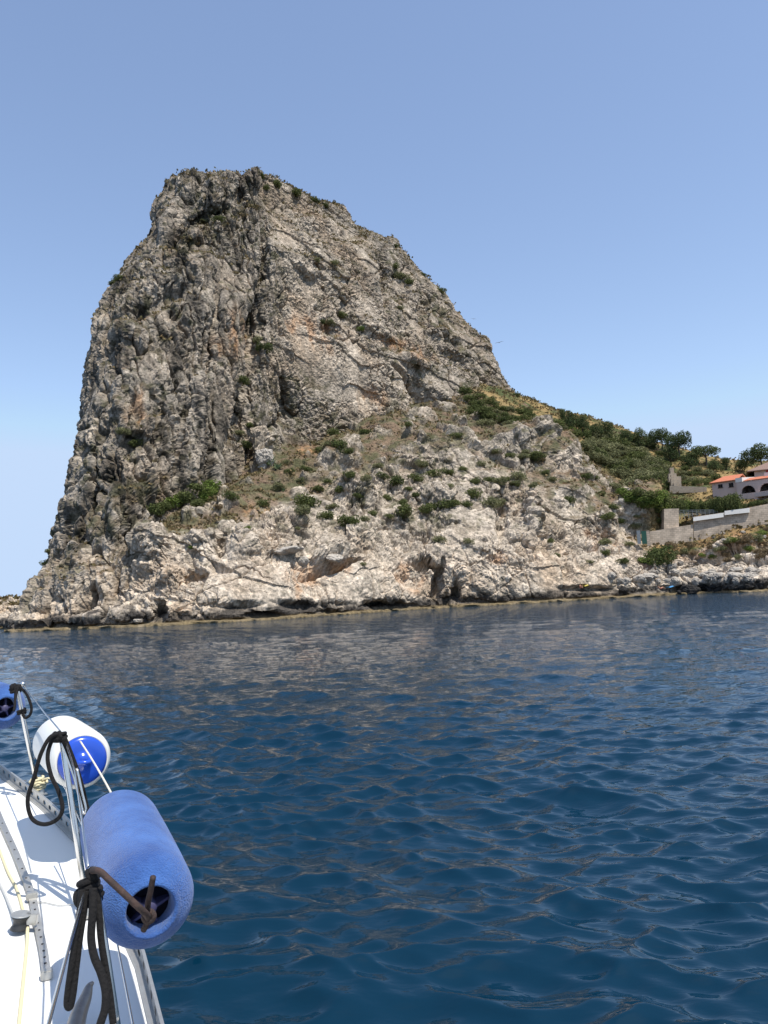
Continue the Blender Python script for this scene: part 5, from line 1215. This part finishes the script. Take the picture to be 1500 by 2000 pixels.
rope('rope_tail', 'second black rope tail pressed against the nearest stanchion', [P(190,1738,2.15), P(194,1790,2.13), P(198,1840,2.12), P(206,1890,2.11), P(214,1940,2.10), P(221,2000,2.09)], .0085, M_BLACKROPE)

# ------------------------------------------------------------------ fenders
def fabric(name, c1, c2, rough=.95):
    return mat(name, c1, rough, spec=.25, noise=(6, .3, c2), bump=(210, 1.0, .006))
M_FBLUE = fabric('faded_blue_fleece', (0.058, 0.152, 0.42), (0.030, 0.082, 0.265)); M_FBLUE.node_tree.nodes['Principled BSDF'].inputs['Sheen Weight'].default_value = .25
M_FVINYL = mat('blue_vinyl', (0.02, 0.08, 0.50), .22, coat=.3); M_FWHITE = mat('white_vinyl', (0.80, 0.79, 0.74), .35, noise=(6, .7, (.74, .72, .66)))
M_RECESS = mat('dark_recess', (0.018, 0.016, 0.035), .7); M_RIB = mat('violet_grey_vinyl', (0.06, 0.055, 0.12), .5)
def revolve(bm, prof, seg=64, mtx=None, cap=(True, True)):
    rings = [[bm.verts.new((r * math.cos(6.283185 * k / seg), r * math.sin(6.283185 * k / seg), z)) for k in range(seg)] for z, r in prof]
    for a, b in zip(rings[:-1], rings[1:]):
        for k in range(seg): bm.faces.new((a[k], a[(k + 1) % seg], b[(k + 1) % seg], b[k]))
    if cap[0]: bm.faces.new(rings[0][::-1])
    if cap[1]: bm.faces.new(rings[-1])
def fender(near, far, R, style, label):
    """near, far: centres of the two end faces"""
    d = far - near; L = d.length; root = empty('fender', near, label, 'fender', 'boat fenders hung along the rail')
    root.rotation_mode = 'QUATERNION'; root.rotation_quaternion = d.to_track_quat('Z', 'Y')
    def end(r_open, rc):
        return [(rc * (1 - math.sin(t)), R - rc + rc * math.cos(t)) for t in np.linspace(math.pi / 2, 0, 11)]
    rc = .095; ro = R * .47
    if style == 'cap':
        # smooth white body; the end is a blue moulded dome with an eye
        ro2 = R * .80
        body = [(.030, ro2 * .98)] + [(z, r) for z, r in end(0, .085) if r > ro2] + [(L * t, R * (1 + .012 * math.sin(math.pi * t))) for t in (.25, .4, .5, .6, .75)] + [(L - z, r) for z, r in end(0, .085)[::-1] if r > ro2] + [(L - .030, ro2 * .98)]
        bm = bmesh.new(); revolve(bm, body); bm_obj('body', bm, M_FWHITE, root, smooth=True)
        for s in (0, 1):
            pr = [(-.012, .012), (-.010, .030), (.000, .034), (.003, .05), (.004, ro2 * .6), (.009, ro2 * .85), (.020, ro2 * .985), (.029, ro2 * 1.0)]
            if s: pr = [(L - z, r) for z, r in pr[::-1]]
            bm = bmesh.new(); revolve(bm, pr); e = bm_obj('end_cap', bm, M_FVINYL, root, smooth=True)
            bm = bmesh.new(); zc = -.018 if not s else L + .018
            add_tube(bm, [Vector((.026 * math.cos(a), 0, zc + .022 * math.sin(a))) for a in np.linspace(0, 6.2832, 21)[:-1]], .011, 10, closed=True); bm_obj('rope_eye', bm, M_FVINYL, e, smooth=True)
    else:
        e0 = [(.070, ro * .93), (.030, ro * .97), (.006, ro), (-.003, ro * 1.06), (-.004, ro * 1.16)] + [(z, r) for z, r in end(0, rc)[1:] if r > ro * 1.2]
        e0 = [p for p in e0 if True]
        body = e0 + [(L * t, R * (1 + .015 * math.sin(math.pi * t))) for t in (.3, .4, .5, .6, .7)] + [(L - z, r) for z, r in e0[::-1]]
        # keep the radius order sane at the shoulder
        bm = bmesh.new(); revolve(bm, body, 72, cap=(False, False)); cv = bm_obj('fleece_cover', bm, M_FBLUE, root, smooth=True)
        for s in (0, 1):
            bm = bmesh.new(); z0 = .062 if not s else L - .062; revolve(bm, [(z0, ro * .94), (z0 + (.01 if not s else -.01), ro * .5)]); e = bm_obj('end_cap', bm, M_RECESS, root, smooth=True)
            bm = bmesh.new(); sg = 1 if not s else -1
            for k in range(5):
                a = k * 1.2566 + .5; mt = Matrix.Rotation(a, 4, 'Z')
                p = [mt @ Vector(q) for q in ((.018, -.004, z0 - .045 * sg), (ro * .92, -.003, z0 - .018 * sg), (ro * .92, .003, z0 - .018 * sg), (.018, .004, z0 - .045 * sg), (.018, -.005, z0 + .008 * sg), (ro * .92, -.004, z0 + .008 * sg), (ro * .92, .004, z0 + .008 * sg), (.018, .005, z0 + .008 * sg))]
                v = [bm.verts.new(q) for q in p]
                for f in ((0, 3, 2, 1), (4, 5, 6, 7), (0, 1, 5, 4), (1, 2, 6, 5), (2, 3, 7, 6), (3, 0, 4, 7)): bm.faces.new([v[i] for i in f])
            bm_obj('rib', bm, M_RIB, e)
            bm = bmesh.new(); revolve(bm, sorted([(z0 - .050 * sg, .013), (z0 - .044 * sg, .020), (z0, .022)])); bm_obj('rope_eye', bm, M_RIB, e, smooth=True)
    return root
fender(P(294,1779,2.25), P(230,1604,2.95), .133, 'fleece', 'nearest large fender in a faded blue fleece cover with dark ribbed end')
fender(P(163,1487,3.78), P(114,1446,4.36), .138, 'cap', 'white fender with glossy blue end cap beside the middle stanchion')
fender(P(12,1384,4.9), P(-45,1362,5.4), .136, 'fleece', 'farthest blue fender cut off by the left edge')
rope('fender_line', 'dark brown rope from the nearest stanchion to the blue fender end', [P(180,1700,2.16), P(195,1702,2.14), P(215,1720,2.13), P(245,1748,2.13), P(272,1773,2.14), P(286,1786,2.17), P(290,1796,2.20)], .0085, M_BROWNROPE,
     extra=lambda bm: (coil(P(290,1788,2.20) , P(293,1778,2.25) - P(234,1617,2.95), .011, .009, 1.6, .008, bm), add_tube(bm, smooth_path([P(288,1790,2.20), P(289,1765,2.18), P(294,1740,2.165), P(299,1713,2.15)]), .0078, 12), add_tube(bm, smooth_path([P(288,1790,2.21), P(286,1805,2.20), P(280,1817,2.205)]), .008, 12)))
rope('fender_line', 'thin pale line from the white fender end to the blue fender', [P(157,1448,3.66), P(185,1492,3.42), P(214,1543,3.10), P(224,1565,2.95)], .0038, mat('pale_line', (.75, .68, .55), .6))
rope('fender_line', 'short black rope tying the farthest fender to its stanchion', [P(36,1342,4.72), P(31,1360,4.68), P(29,1378,4.64), P(27,1388,4.62)], .0065, M_BLACKROPE)
